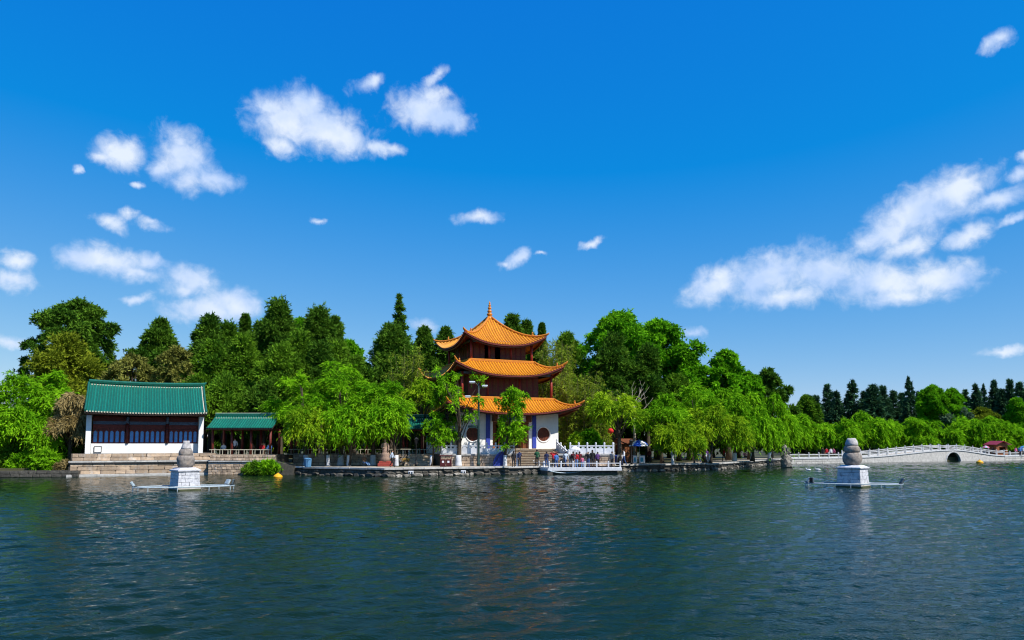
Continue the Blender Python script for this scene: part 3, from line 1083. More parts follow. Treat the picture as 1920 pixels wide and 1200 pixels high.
# left stairs (to the gallery)
lx0, lx1 = at(764, 870, 78.5).x, at(806, 870, 78.5).x
LS = thing('stone_stairs', 'narrow stone stairs climbing to the gallery beside the statue', 'stairs', ((lx0 + lx1) / 2, 78.2, GZ))
for i in range(7):
    MB().box((0, .17 + i * .34 + .5, .17 * (i + .5)), (lx1 - lx0, 1.34, .16), bev=.012).build('step', M_step, LS)
for s_ in (-1, 1):
    c = s_ * ((lx1 - lx0) / 2 + .14)
    mb = MB().add([(c - .12, -.1, -.02), (c + .12, -.1, -.02), (c + .12, 3.2, -.02), (c - .12, 3.2, -.02), (c - .12, -.1, .15), (c + .12, -.1, .15), (c + .12, 3.2, 1.38), (c - .12, 3.2, 1.38)],
                  [(3, 2, 1, 0), (4, 5, 6, 7), (0, 1, 5, 4), (1, 2, 6, 5), (2, 3, 7, 6), (3, 0, 4, 7)])
    mb.build('stair_wall', M_step, LS)

# ================================================================== GREEN HALL
HR = R(27)
HW = 10.5
hx, hy = -41.0, 72.0
HALL = thing('green_roofed_hall', 'long hall with green glazed tile roof, blue windows and white wall', 'hall', (hx, hy, 0), HR)


def build_hall(P):
    zb, ze, zr = 2.15, 6.05, 9.1
    # end walls (white), front wall, back wall
    for (x, nm) in ((0.22, 'end_wall'), (HW - .22, 'end_wall')):
        mb = MB()
        pts = [(0, zb), (7.6, zb), (7.6, 5.9), (3.8, 8.7), (0, 5.9)]
        vs = [(x - .22, y, z) for y, z in pts] + [(x + .22, y, z) for y, z in pts]
        fs = [(4, 3, 2, 1, 0), (5, 6, 7, 8, 9)] + [(i, (i + 1) % 5, (i + 1) % 5 + 5, i + 5) for i in range(5)]
        mb.add(vs, fs).build(nm, M_white, P)
    MB().box((HW / 2, .95, (zb + 3.12) / 2), (HW - .9, .3, 3.12 - zb)).build('wall', M_white, P)
    MB().box((HW / 2, 7.4, 4), (HW - .9, .3, 3.7)).build('wall', M_white, P)
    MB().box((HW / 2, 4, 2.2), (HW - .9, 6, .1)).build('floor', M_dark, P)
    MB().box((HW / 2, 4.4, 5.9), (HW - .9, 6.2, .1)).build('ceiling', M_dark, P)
    # little electric box on wall
    MB().box((1.05, .74, 2.55), (.62, .1, .5)).build('meter_box', M_white, P)
    for s_ in ((.75, 2.55, .05, .55), (1.36, 2.55, .05, .55), (1.05, 2.83, .66, .05)):
        MB().box((s_[0], .72, s_[1]), (s_[2], .1, s_[3])).build('meter_box_frame', M_black, P)
    cols = [3.55, 7.15]
    cm = MB().tube([(0, 0, 3.12), (0, 0, 5.1)], .14, 10).mesh('column', M_red, True)
    cm2 = MB().tube([(0, 0, 5.1), (0, 0, 5.75)], .15, 10).mesh('column_collar', M_beam, True)
    for c in cols:
        co = obj('column', cm, P, (c, .78, 0))
        obj('column_collar', cm2, co)
        MB().box((c, .45, 5.62), (.2, .7, .3), bev=.05).build('bracket', M_beam, P)
    # bays of lattice windows
    bays = [(.55, 3.38, 6), (3.72, 6.98, 7), (7.32, HW - .5, 6)]
    for (a, b, n) in bays:
        MB().box(((a + b) / 2, .95, 4.78), (b - a, .1, .42)).build('lintel_panel', M_red, P)
        MB().box(((a + b) / 2, .85, 5.15), (b - a, .2, .3)).build('beam', M_beam, P)
        MB().box(((a + b) / 2, .95, 5.55), (b - a, .12, .5)).build('frieze', M_red, P)
        lw = (b - a) / n
        for i in range(n):
            x = a + lw * (i + .5)
            z0, z1 = 3.14, 4.55
            ww, hh = lw * .335, 1.16
            zc = 3.82
            hole = [(x - ww, zc - hh / 2), (x + ww, zc - hh / 2), (x + ww, zc + hh / 2 - .14), (x, zc + hh / 2), (x - ww, zc + hh / 2 - .14)]
            wn = MB().plate([(x - lw / 2 + .01, z0), (x + lw / 2 - .01, z0), (x + lw / 2 - .01, z1), (x - lw / 2 + .01, z1)], [hole], .92, 1.0).build('window', M_red, P)
            MB().box((x, .985, zc), (lw * .74, .02, hh + .05)).build('pane', M_bluepane, wn)
    # roof
    ys, ye, yr = -1.2, 8.8, 3.8

    def zroof(y, x):
        t = min(1.0, abs(y - yr) / (yr - ys))
        xs = (x - HW / 2) / (HW / 2)
        return ze + (zr - ze) * (1 - t) ** 1.25 * 1.0 + .13 * xs * xs
    x0, x1 = -.15, HW + .2
    NX, NY = 16, 12
    mb = MB()
    for off, mi in ((0, 0), (-.2, 1)):
        vs, fs = [], []
        for j in range(2 * NY + 1):
            y = ys + (ye - ys) * j / (2 * NY)
            for i in range(NX + 1):
                x = x0 + (x1 - x0) * i / NX
                vs.append((x, y, zroof(y, x) + off))
        W = NX + 1
        for j in range(2 * NY):
            for i in range(NX):
                q = (j * W + i, j * W + i + 1, (j + 1) * W + i + 1, (j + 1) * W + i)
                fs.append(q if mi == 0 else q[::-1])
        mb.add(vs, fs, mi)
    # edges
    n1 = (2 * NY + 1) * W
    for j in range(2 * NY):
        for i in (0, NX):
            q = (j * W + i, (j + 1) * W + i, (j + 1) * W + i + n1, j * W + i + n1)
            mb.f.append(q if i else q[::-1])
            mb.m.append(1)
    for i in range(NX):
        mb.f.append((i, i + n1, i + 1 + n1, i + 1))
        mb.m.append(1)
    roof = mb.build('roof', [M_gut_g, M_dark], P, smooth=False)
    sp = .245
    n = int((x1 - x0 - .3) / sp)
    back = MB()
    for q in range(n + 1):
        x = x0 + .22 + q * sp
        for sd in (0, 1):
            rows = []
            K = 9
            for j in range(K + 1):
                y = yr + (ys - .05 - yr) * j / K if sd == 0 else yr + (ye - yr) * j / K
                z = zroof(max(ys, y), x)
                h = .068
                rows.append([(x - h, y, z - .02), (x - h * .7, y, z + h * .75), (x, y, z + h * 1.1), (x + h * .7, y, z + h * .75), (x + h, y, z - .02)])
            vs = [p for r_ in rows for p in r_]
            fs = [((j * 5 + i, (j + 1) * 5 + i, (j + 1) * 5 + i + 1, j * 5 + i + 1) if sd == 0 else (j * 5 + i, j * 5 + i + 1, (j + 1) * 5 + i + 1, (j + 1) * 5 + i)) for j in range(K) for i in range(4)]
            fs.append(tuple(K * 5 + i for i in range(5)))
            if sd == 0:
                rb = MB().add(vs, fs).build('tile_rib', M_tile_g, roof)
                # pale tile end at the eave and at the ridge
                MB().box((x, ys - .07, zroof(ys, x) + .02), (.12, .03, .12)).build('tile_end', M_cream, roof)
            else:
                back.add(vs, fs)
    tag(back.build('tile_ribs', M_tile_g, roof), kind='stuff')
    pts = [(x, yr, zroof(yr, x) + .2) for x in np.linspace(x0 + .05, x1 - .05, 17)]
    pts.append((x1 + .25, yr, zroof(yr, x1) + .42))
    MB().tube(pts, [.2] * 17 + [.05], 6).build('main_ridge', M_ridge_g, roof)
    for q in range(0, n, 1):
        x = x0 + .22 + (q + .5) * sp
        MB().box((x, yr - .24, zroof(yr - .24, x) + .06), (.13, .05, .1)).build('ridge_tile_end', M_cream, roof)
    for x in (x0 + .05, x1 - .05):
        for (a, b) in ((yr, ys), (yr, ye)):
            MB().tube([(x, y, zroof(y, x) + .1) for y in np.linspace(a, b, 9)], .1, 6).build('verge_ridge', M_ridge_g, roof)
    MB().tube([(x1 - .25, y, zroof(y, x1) + .07) for y in np.linspace(yr, ys, 9)], .045, 5).build('verge_trim', M_cream, roof)
    MB().box((HW / 2, ys + .35, ze - .14), (HW, .14, .16)).build('eave_purlin', M_brown, P)
    MB().box((HW / 2, .2, ze + .05), (HW - .5, .3, .3)).build('eave_beam', M_beam, P)


build_hall(HALL)

# stone terrace under the hall
TH = thing('stone_terrace', 'two-stepped sandstone terrace rising from the water under the hall', 'terrace', (hx, hy, 0), HR)
MB().box((HW / 2 + .1, 4.2, 1.05), (HW + 2.4, 9.2, 2.2)).build('core', M_mortar, TH)
MB().box((HW / 2 + .1, 3.4, .7), (HW + 2.6, 9.2, 1.3)).build('lower_core', M_mortar, TH)
MB().box((HW / 2 + .1, 3.0, .08), (HW + 2.9, 9.2, .26), bev=.03).build('footing', M_coping, TH)
masonry(TH, -1.1, HW + 1.3, .22, 1.30, -1.22, .36, .8, 1.9, M_sand)
masonry(TH, -1.0, HW + 1.2, 1.46, 2.15, -.42, .34, .8, 2.2, M_sand)
for i in range(7):
    w = (HW + 2.7) / 7
    o = obj('coping_slab', slab_me, TH, (-1.25 + w * (i + .5), -.95, 1.39))
    o.scale = (w - .02, .85, .13)
MB().tube([(-1.2, -1.34, 1.22), (4, -1.36, 1.2), (8, -1.36, 1.2), (HW + 1.3, -1.34, 1.22)], .045, 6).build('pipe', M_black, TH)

# gallery ----------------------------------------------------------------
def gallery(name, label, x0, x1, y, zf, ncol, ze=4.72, zr=6.0, front_rail=True):
    P = thing(name, label, 'gallery', (x0, y, 0))
    L_ = x1 - x0
    ys, yr, ye = -.7, 1.6, 3.9

    def zz(yy):
        t = min(1.0, abs(yy - yr) / (yr - ys))
        return ze + (zr - ze) * (1 - t) ** 1.15
    mb = MB()
    K = 8
    for off, mi in ((0, 0), (-.16, 1)):
        vs, fs = [], []
        for j in range(2 * K + 1):
            yy = ys + (ye - ys) * j / (2 * K)
            for x in (-.05, L_ + .05):
                vs.append((x, yy, zz(yy) + off))
        for j in range(2 * K):
            q = (j * 2, j * 2 + 1, j * 2 + 3, j * 2 + 2)
            fs.append(q if mi == 0 else q[::-1])
        mb.add(vs, fs, mi)
    mb.add([(-.05, ys, zz(ys)), (L_ + .05, ys, zz(ys)), (L_ + .05, ys, zz(ys) - .16), (-.05, ys, zz(ys) - .16)], [(3, 2, 1, 0)], 1)
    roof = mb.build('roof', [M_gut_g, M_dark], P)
    sp = .26
    for q in range(int((L_ - .1) / sp) + 1):
        x = .1 + q * sp
        rows = []
        KK = 6
        for j in range(KK + 1):
            yy = yr + (ys - .05 - yr) * j / KK
            z = zz(max(ys, yy))
            h = .07
            rows.append([(x - h, yy, z - .02), (x - h * .7, yy, z + h * .75), (x, yy, z + h * 1.1), (x + h * .7, yy, z + h * .75), (x + h, yy, z - .02)])
        vs = [p for r_ in rows for p in r_]
        fs = [(j * 5 + i, (j + 1) * 5 + i, (j + 1) * 5 + i + 1, j * 5 + i + 1) for j in range(KK) for i in range(4)] + [tuple(KK * 5 + i for i in range(5))]
        MB().add(vs, fs).build('tile_rib', M_tile_g, roof)
        MB().box((x + sp / 2, yr - .42, zz(yr - .42) + .05), (.12, .05, .09)).build('ridge_tile_end', M_cream, roof)
    MB().box((L_ / 2, yr, zr + .12), (L_ + .1, .3, .34), bev=.06).build('main_ridge', M_ridge_g, roof)
    MB().box((L_ / 2, yr, zr + .31), (L_ + .05, .2, .05)).build('ridge_cap', M_cream, roof)
    cm = MB().tube([(0, 0, zf), (0, 0, ze - .1)], .13, 10).mesh('column', M_red, True)
    for i in range(ncol):
        x = .35 + (L_ - .7) * i / (ncol - 1)
        for yy in (0.1, 3.1):
            obj('column', cm, P, (x, yy, 0))
    for yy in (.1, 3.1):
        MB().box((L_ / 2, yy, ze - .12), (L_ - .4, .14, .24)).build('beam', M_brown, P)
    MB().box((L_ / 2, 1.6, zf - .06), (L_, 4.2, .12)).build('floor', M_step, P)
    # railing
    if front_rail:
        MB().tube([(.1, -.1, zf + .48), (L_ - .1, -.1, zf + .48)], .035, 6).build('handrail', M_cream, P)
        n = int(L_ / .8)
        rm = MB().tube([(0, -.1, zf), (0, -.1, zf + .47)], .03, 5).mesh('baluster', M_cream)
        for i in range(n):
            for dx in (-.14, .14):
                obj('baluster', rm, P, (.5 + i * (L_ - .8) / max(1, n - 1) + dx, 0, 0))
    return P


gx0, gx1 = at(391, 850, 77).x, at(512, 850, 77).x
GA = gallery('covered_gallery', 'open green-roofed gallery joined to the hall above the rubble wall', gx0, gx1, 77.0, 2.0, 4)
hx0, hx1 = at(540, 850, 82).x, at(832, 850, 82).x
GB = gallery('covered_gallery', 'long green-roofed gallery behind the lakeside willows', hx0, hx1, 82.0, 2.0, 9, ze=4.75, zr=6.05)
# rubble terrace under the first gallery
wx0, wx1 = at(393, 860, 75.3).x, at(517, 860, 75.3).x
TG = thing('rubble_terrace', 'rubble stone terrace wall below the short gallery', 'terrace', (wx0, 75.3, 0))
LL = wx1 - wx0
MB().box((LL / 2, 2.3, .98), (LL, 4.2, 1.96)).build('core', M_mortar, TG)
MB().box((LL / 2, .95, .55), (LL + .1, 2.2, 1.35)).build('lower_core', M_mortar, TG)
masonry(TG, 0, LL, .02, 1.06, -.22, .26, .25, .6, M_sand, depth=.2)
masonry(TG, 0, LL, 1.42, 1.98, .18, .27, .25, .6, M_sand, depth=.2)
for z, d in ((1.34, .75), (1.16, .55)):
    for i in range(4):
        w = LL / 4
        o = obj('coping_slab', slab_me, TG, (w * (i + .5), .02, z))
        o.scale = (w - .015, d, .11)
# descending quay wall right of it
a = on(518, 890)
mb = MB()
pts = [(wx1 + .03, 75.15), (wx1 + 1.6, 75.05)]
mb.add([(wx1 + .03, 75.0, -.5), (wx1 + 1.9, 75.0, -.5), (wx1 + 1.9, 77, -.5), (wx1 + .03, 77, -.5), (wx1 + .03, 75.0, 1.36), (wx1 + 1.9, 75.0, .84), (wx1 + 1.9, 77, .84), (wx1 + .03, 77, 1.36)],
       [(3, 2, 1, 0), (4, 5, 6, 7), (0, 1, 5, 4), (1, 2, 6, 5), (2, 3, 7, 6), (3, 0, 4, 7)])
tag(mb.build('ramp_wall', M_wet_shade_rock), 'sloping dark wall stepping down from gallery terrace to promenade', 'wall')
# long low wall behind the promenade, under the second gallery
bw0, bw1 = at(548, 860, 80.2).x, at(762, 860, 80.2).x
BW = thing('stone_wall', 'low rubble wall behind the whitewashed willow trunks', 'wall', (bw0, 80.4, 0))
MB().box(((bw1 - bw0) / 2, .9, 1.36), (bw1 - bw0, 1.4, 1.2)).build('core', M_mortar, BW)
masonry(BW, 0, bw1 - bw0, GZ, 1.96, .16, .3, .35, .8, M_sand)
RL = thing('iron_railing', 'thin dark iron railing on the low wall behind the willows', 'railing', (bw0, 80.6, 1.96))
MB().tube([(0, 0, .75), (bw1 - bw0, 0, .75)], .03, 6).build('handrail', M_black, RL)
rm = MB().tube([(0, 0, 0), (0, 0, .75)], .025, 5).mesh('baluster', M_black)
for i in range(17):
    obj('baluster', rm, RL, (i * (bw1 - bw0) / 16, 0, 0))

# left bank revetment
p0, p1 = shore[0], shore[2]
LB = thing('bank_wall', 'low dark stone bank wall under the shrubs left of the hall terrace', 'wall', (p0.x, p0.y, 0), math.atan2(p1.y - p0.y, p1.x - p0.x))
ln = (p1 - p0).length
MB().box((ln / 2, .5, .0), (ln, .7, 1.2)).build('core', M_mortar, LB)
masonry(LB, 0, ln, .02, .6, .12, .3, .5, 1.2, M_wet_shade_rock)

# ================================================================== DOCK
d0, d1 = Vector((at(1027, 880, 75.2).x, 75.2, 0)), Vector((at(1166, 880, 76.0).x, 76.0, 0))
b0, b1 = Vector((d0.x - 1.7, 78.3, 0)), Vector((d1.x + .1, 78.2, 0))
DK = thing('landing_stage', 'white landing stage with low post railing below the pavilion', 'landing stage', (d0.x, d0.y, 0))
dp = [(0, 0), (d1.x - d0.x, d1.y - d0.y), (b1.x - d0.x + .3, b1.y - d0.y + 1.0), (b0.x - d0.x, b0.y - d0.y + 1.2)]
MB().prism(dp, .40, .64).build('deck', M_marble, DK)
ins = [(dp[0][0] + .25, dp[0][1] + .35), (dp[1][0] - .4, dp[1][1] + .35), (dp[2][0] - .4, dp[2][1]), (dp[3][0] + .25, dp[3][1])]
MB().prism(ins, -1, .397).build('footing', M_wet_shade_rock, DK)
MB().prism([(dp[0][0] - .01, dp[0][1] - .02), (dp[0][0] + .5, dp[0][1]), (dp[3][0] + .55, dp[3][1]), (dp[3][0], dp[3][1])], -.6, .39).build('end_wall', M_wet_shade_rock, DK)
f0, f1 = Vector((d0.x, d0.y, .64)) + Vector((.15, .12, 0)), Vector((d1.x, d1.y, .64)) + Vector((-.15, .12, 0))
g0 = Vector((b0.x, b0.y, .64)) + Vector((.4, .5, 0))
balustrade('marble_railing', 'low white post-and-rail railing round the landing stage', [g0, f0, f1], spacing=1.15, hs=.62, solid=False, cat='railing')
rp = []
for t in np.linspace(0, 1, 15):
    p = Vector((d0.x + .1, d0.y - .05, .42)).lerp(Vector((d0.x + 4.4, d0.y + 1.0, .5)), t)
    p.z -= 1.15 * t * (1 - t) * (1.25 - .6 * t)
    rp.append(p)
tag(MB().tube(rp, .06, 6).build('hanging_hose', M_pipe, smooth=True), 'pale hose hanging in a loop along the landing stage front', 'hose')

# ================================================================== STUPAS
def stupa(label, px, py, H, W, gourd, capw):
    c = on(px, py)
    P = thing('stone_stupa', label, 'stupa', (c.x, c.y, 0), R(45), 'gourd-shaped stupas in the lake')
    # footing
    MB().box((0, 0, .06), (W * 1.08, W * 1.08, .5), bev=.03).build('footing', M_coping, P)
    MB().box((0, 0, .0), (W * 1.085, W * 1.085, .2)).build('algae_band', M_algae, P)
    zt = .31
    ph = H * .285
    core = MB().box((0, 0, zt + ph / 2), (W * .9, W * .9, ph)).build('pedestal', M_mortar, P)
    rows = 4
    h = ph / rows
    for r_ in range(rows):
        wrow = W * (1.0 - .014 * r_)
        for k in range(4):
            n = 3
            cuts = [-.5, -.2 + random.uniform(-.08, .08), .18 + random.uniform(-.08, .08), .5] if r_ % 2 else [-.5, -.3 + random.uniform(-.05, .05), .05 + random.uniform(-.08, .08), .5]
            for i in range(n):
                a, b = cuts[i] * wrow, cuts[i + 1] * wrow
                if i == n - 1:
                    b -= .12
                x = (a + b) / 2
                y = -wrow / 2 + .06
                ang = k * math.pi / 2
                o = obj('stone_block', block_mesh(M_block, random.randrange(5)), core, (x * math.cos(ang) - y * math.sin(ang), x * math.sin(ang) + y * math.cos(ang), zt + h * (r_ + .5)), ang)
                o.scale = (b - a - .014, .12, h - .014)
    zt += ph
    cap = MB()
    for (w0, w1, z0, z1) in ((W * capw * .97, W * capw, zt, zt + .05), (W * capw, W * capw, zt + .05, zt + .11), (W * capw * .96, W * .68, zt + .11, zt + .26)):
        vs = [(sx * w0 / 2, sy * w0 / 2, z0) for sx, sy in ((-1, -1), (1, -1), (1, 1), (-1, 1))] + [(sx * w1 / 2, sy * w1 / 2, z1) for sx, sy in ((-1, -1), (1, -1), (1, 1), (-1, 1))]
        cap.add(vs, [(3, 2, 1, 0), (4, 5, 6, 7), (0, 1, 5, 4), (1, 2, 6, 5), (2, 3, 7, 6), (3, 0, 4, 7)])
    cap.build('cap', M_block, P)
    zt += .24
    hh = H - zt
    for (nm, prof, mt) in gourd:
        pr = [(r_ * W * 1.39, zt + z * hh) for r_, z in prof]
        MB().lathe(pr, 26, wob=.018).build(nm, mt, P, smooth=True)
    return c


g1 = [('lower_bulge', [(.17, 0), (.225, .03), (.262, .10), (.275, .16), (.27, .22), (.28, .26), (.283, .34), (.262, .41), (.225, .455)], M_gourd),
      ('middle_bulge', [(.215, .44), (.228, .50), (.225, .57), (.205, .63), (.165, .70), (.14, .72)], M_gourd),
      ('top_cone', [(.165, .70), (.155, .74), (.13, .84), (.105, .93), (.103, 1.0)], M_gourdtop)]
g2 = [('lower_bulge', [(.19, 0), (.235, .06), (.275, .14), (.292, .24), (.285, .34), (.255, .42), (.215, .47)], M_gourd),
      ('middle_bulge', [(.20, .46), (.235, .51), (.243, .58), (.23, .66), (.19, .72)], M_gourd),
      ('top_cone', [(.17, .715), (.195, .755), (.19, .80), (.165, .90), (.115, 1.0)], M_gourdtop)]
c1 = stupa('white-pedestalled gourd stupa standing in the lake before the green-roofed hall', 346, 919, 3.3, 1.44, g1, 1.06)
c2 = stupa('gourd-shaped stone stupa standing in the lake before the arched bridge', 1600, 913, 3.5, 1.64, g2, 1.06)


def fountain(label, c, rx, ry, lamps, rz):
    P = thing('fountain_ring', label, 'fountain', (c.x, c.y, 0), rz, 'pipe fountain rings')
    n = 24
    for (s_, z) in ((1.0, .25), (.9, .27)):
        pts = [(rx * s_ * math.cos(a), ry * s_ * math.sin(a), z) for a in np.linspace(0, 2 * math.pi, n + 1)]
        MB().tube(pts, .03, 6, cap=False).build('ring_pipe', M_pipe, P, smooth=True)
    lm = MB().tube([(0, 0, -.5), (0, 0, .27)], .028, 6).mesh('leg', M_pipe)
    for k in range(10):
        a = 2 * math.pi * (k + .3) / 10
        obj('leg', lm, P, (rx * math.cos(a), ry * math.sin(a), 0))
    for k in range(6):
        a = 2 * math.pi * k / 6
        MB().tube([(rx * .88 * math.cos(a), ry * .88 * math.sin(a), .26), (1.0 * math.cos(a), 1.0 * math.sin(a), .27)], .022, 5).build('spoke_pipe', M_pipe, P)
    for (a, white, tilt) in lamps:
        x, y = rx * .96 * math.cos(R(a)), ry * .96 * math.sin(R(a))
        g = MB().box((x, y, .31), (.3, .06, .08)).build('lamp_bracket', M_fount, P)
        o = MB().box((0, 0, .2), (.42, .12, .36), bev=.02).build('floodlight', M_pipe if white else M_fount, P, (x, y, .30))
        o.rotation_euler = (R(tilt), 0, R(a + 90))
        f_ = MB().box((0, -.07, .2), (.32, .02, .26)).build('lamp_glass', M_signw if white else M_black, o)
    return P


fountain('pipe fountain ring round the stupa before the green-roofed hall', c1, 3.15, 1.3, [(178, True, 35), (352, False, 10), (30, True, 30)], R(22))
fountain('pipe fountain ring round the stupa before the arched bridge', c2, 3.3, 1.3, [(165, True, -30), (205, False, 0), (5, False, 30)], R(-14))


# ------------------------------------------------------------------ buoys
def buoy(label, px, py, s_):
    c = on(px, py)
    P = thing('yellow_buoy', label, 'buoy', (c.x, c.y, 0), R(20))
    MB().lathe([(.30 * s_, -.12), (.42 * s_, 0), (.46 * s_, .12 * s_), (.40 * s_, .22 * s_), (.2 * s_, .38 * s_), (.05 * s_, .46 * s_)], 14).build('float', M_yellow, P, smooth=True)
    MB().lathe([(.04 * s_, .45 * s_), (.05 * s_, .5 * s_), (.02 * s_, .54 * s_)], 8).build('lifting_eye', M_ochre, P)


buoy('yellow cone buoy floating below the short gallery', 521, 896, .92)
buoy('yellow buoy floating beside the arched bridge', 1837, 868.5, 1.15)
for (px, py) in ((1516, 882), (1534, 881.5)):
    c = on(px, py)
    mb = MB().lathe([(.02, -.28), (.1, -.2), (.13, 0), (.1, .16), (.03, .28)], 8)
    mb.v = [(v[2], v[0], v[1] * .8 + .07) for v in mb.v]
    P = thing('water_bird', 'small white bird sitting on the lake near the stupa', 'bird', (c.x, c.y, 0), random.uniform(0, 3), 'white birds on the lake')
    mb.build('body', M_signw, P, smooth=True)
    MB().tube([(.2, 0, .1), (.27, 0, .22), (.33, 0, .25), (.4, 0, .24)], [.05, .04, .045, .01], 6).build('head', M_signw, P, smooth=True)

# ================================================================== BRIDGE
ba, bb = on(1612, 867.6), on(1884, 863.6)
bd = bb - ba
bl = bd.length
bang = math.atan2(bd.y, bd.x)
BR = thing('arched_bridge', 'white stone bridge rising to one dark round arch', 'bridge', (ba.x, ba.y, 0), bang)


def bridge_top(u):
    # deck height along bridge, u in 0..1; crest near the arch
    c = .62
    if u < c:
        q = u / c
    else:
        q = (1 - u) / (1 - c)
    q = max(0., min(1., q))
    q = q * q * (3 - 2 * q)
    return .80 + 1.08 * q


uc = 0.62
us = np.linspace(0, 1, 33)
topl = [(u * bl, bridge_top(u)) for u in us]
ar = 1.85
cx = uc * bl
arch = [(cx + ar * math.cos(a), -.05 + 1.62 * math.sin(a)) for a in np.linspace(0, math.pi, 19)]
outer = [(0, -.6), (cx - ar, -.6)] + [(x, z) for x, z in arch[::-1]] + [(cx + ar, -.6), (bl, -.6)] + topl[::-1]
MB().plate(outer, [], 0, .35).build('spandrel_wall', M_coping, BR)
MB().plate(outer, [], 3.2, 3.55).build('spandrel_wall', M_coping, BR)
mb = MB()
vs = [(u * bl, y, bridge_top(u) - .02) for u in us for y in (.34, 3.21)]
mb.add(vs, [(2 * i, 2 * i + 2, 2 * i + 3, 2 * i + 1) for i in range(32)])
mb.build('deck', M_step, BR)
mb = MB()
for y0, y1 in ((.352, 3.198),):
    A2 = [(cx + ar * math.cos(a), -.05 + 1.62 * math.sin(a)) for a in np.linspace(0, math.pi, 19)]
    vs = [(x, y, z) for x, z in A2 for y in (y0, y1)]
    mb.add(vs, [(2 * i, 2 * i + 1, 2 * i + 3, 2 * i + 2) for i in range(18)])
mb.build('arch_vault', M_wet_shade_rock, BR)
rg = [(cx + (ar + .12) * math.cos(a), -.05 + 1.76 * math.sin(a)) for a in np.linspace(0.02, math.pi - .02, 21)]
for i in range(20):
    (x0, z0), (x1, z1) = rg[i], rg[i + 1]
    MB().box(((x0 + x1) / 2, -.02, (z0 + z1) / 2), (math.hypot(x1 - x0, z1 - z0) - .015, .1, .22), M=Matrix.Rotation(-math.atan2(z1 - z0, x1 - x0), 3, 'Y')).build('voussoir', M_marble2, BR)
for side, yy in (('near', .05), ('far', 3.5)):
    mb = MB()
    vs = []
    for u in us:
        z = bridge_top(u)
        vs += [(u * bl, yy - .16, z), (u * bl, yy + .16, z), (u * bl, yy + .16, z + .12), (u * bl, yy - .16, z + .12)]
    fs = []
    for i in range(32):
        for k in range(4):
            fs.append((4 * i + k, 4 * i + (k + 1) % 4, 4 * i + 4 + (k + 1) % 4, 4 * i + 4 + k)[::-1])
    mb.add(vs, fs).build('string_course', M_marble2, BR)
    n = 17
    for i in range(n + 1):
        u = i / n
        o = obj('post', post_me2, BR, (u * bl, yy, bridge_top(u) + .1))
        o.scale = (1.0, 1.0, .95)
        if i < n:
            u2 = (i + 1) / n
            za, zb_ = bridge_top(u) + .1, bridge_top(u2) + .1
            xa, xb = u * bl + .09, u2 * bl - .09
            for (l, h, nm) in ((.72, .86, 'rail'), (.50, .60, 'rail'), (.0, .12, 'panel')):
                MB().add([(xa, yy - .05, za + l), (xb, yy - .05, zb_ + l), (xb, yy + .05, zb_ + l), (xa, yy + .05, za + l), (xa, yy - .05, za + h), (xb, yy - .05, zb_ + h), (xb, yy + .05, zb_ + h), (xa, yy + .05, za + h)],
                         [(3, 2, 1, 0), (4, 5, 6, 7), (0, 1, 5, 4), (1, 2, 6, 5), (2, 3, 7, 6), (3, 0, 4, 7)]).build(nm, M_marble2, BR)
            for e, w_ in ((xa + .06, .12), (xb - .06, .12)):
                t = (e - xa) / (xb - xa)
                MB().box((e, yy, za + (zb_ - za) * t + .31), (w_, .08, .44)).build('panel', M_marble2, BR)

# causeways either side
for (pa, pb, lab) in ((on(1478, 869.8), ba, 'low white causeway wall and railing between rockery and bridge'), (bb, on(2040, 859.5), 'low white causeway wall and railing beyond the bridge by the red-roofed kiosk')):
    d = pb - pa
    L_ = d.length
    P = thing('causeway', lab, 'causeway', (pa.x, pa.y, 0), math.atan2(d.y, d.x))
    MB().box((L_ / 2 - .02, 1.8, .1), (L_ - .06, 3.5, 1.2)).build('wall', M_coping, P)
    MB().box((L_ / 2 - .02, 1.75, .77), (L_ - .08, 3.7, .12)).build('deck', M_marble2, P)
    for r_ in range(2):
        x = 0
        while x < L_ - .3:
            w = min(random.uniform(1, 2), L_ - x)
            o = obj('stone_block', block_mesh(M_coping, random.randrange(5)), P, (x + w / 2, .03, .14 + r_ * .36))
            o.scale = (w - .03, .12, .33)
            x += w
    n = int(L_ / 2.2)
    for i in range(n + 1):
        o = obj('post', post_me2, P, (.2 + i * (L_ - .5) / n, .15, .82))
        o.scale = (1.1, 1.1, .8)
        if i < n:
            w = (L_ - .5) / n
            for (l, h) in ((.5, .64), (.0, .22)):
                MB().box((.2 + (i + .5) * w, .15, .82 + (l + h) / 2), (w - .17, .1, h - l)).build('rail', M_marble2, P)

# ================================================================== STREET FURNITURE
def lamp_post(label, px, py, Y, H, heads, sign=False):
    b = on(px, py, GZ)
    P = thing('lamp_post', label, 'lamp post', (b.x, b.y, GZ))
    MB().lathe([(.2, 0), (.2, .3), (.14, .4), (.125, 2.0), (.11, H * .7), (.07, H)], 10).build('pole', M_pole, P, smooth=True)
    for (dx, z, r_) in heads:
        MB().tube([(0, 0, z - .5), (dx * .5, 0, z - .15), (dx, 0, z)], .04, 6).build('arm', M_pole, P)
        lh = MB().box((dx * 1.25, 0, z), (.62, .3, .16), bev=.05).build('lamp_head', M_lamp, P)
        MB().box((dx * 1.25, 0, z - .1), (.5, .24, .05)).build('lamp_glass', M_signw, lh)
    if sign:
        s_ = MB().box((-.65, 0, 4.05), (.85, .06, .28), bev=.02).build('sign_board', M_pole, P)
        MB().box((-.2, 0, 4.05), (.12, .1, .4)).build('sign_clamp', M_pole, P)
    return P


lamp_post('tall dark green lamp post with paired lamps before the pavilion', 897, 874, 77.5, 8.6, [(-.55, 8.7, 0), (-.9, 7.2, 0), (.5, 8.3, 0)], True)


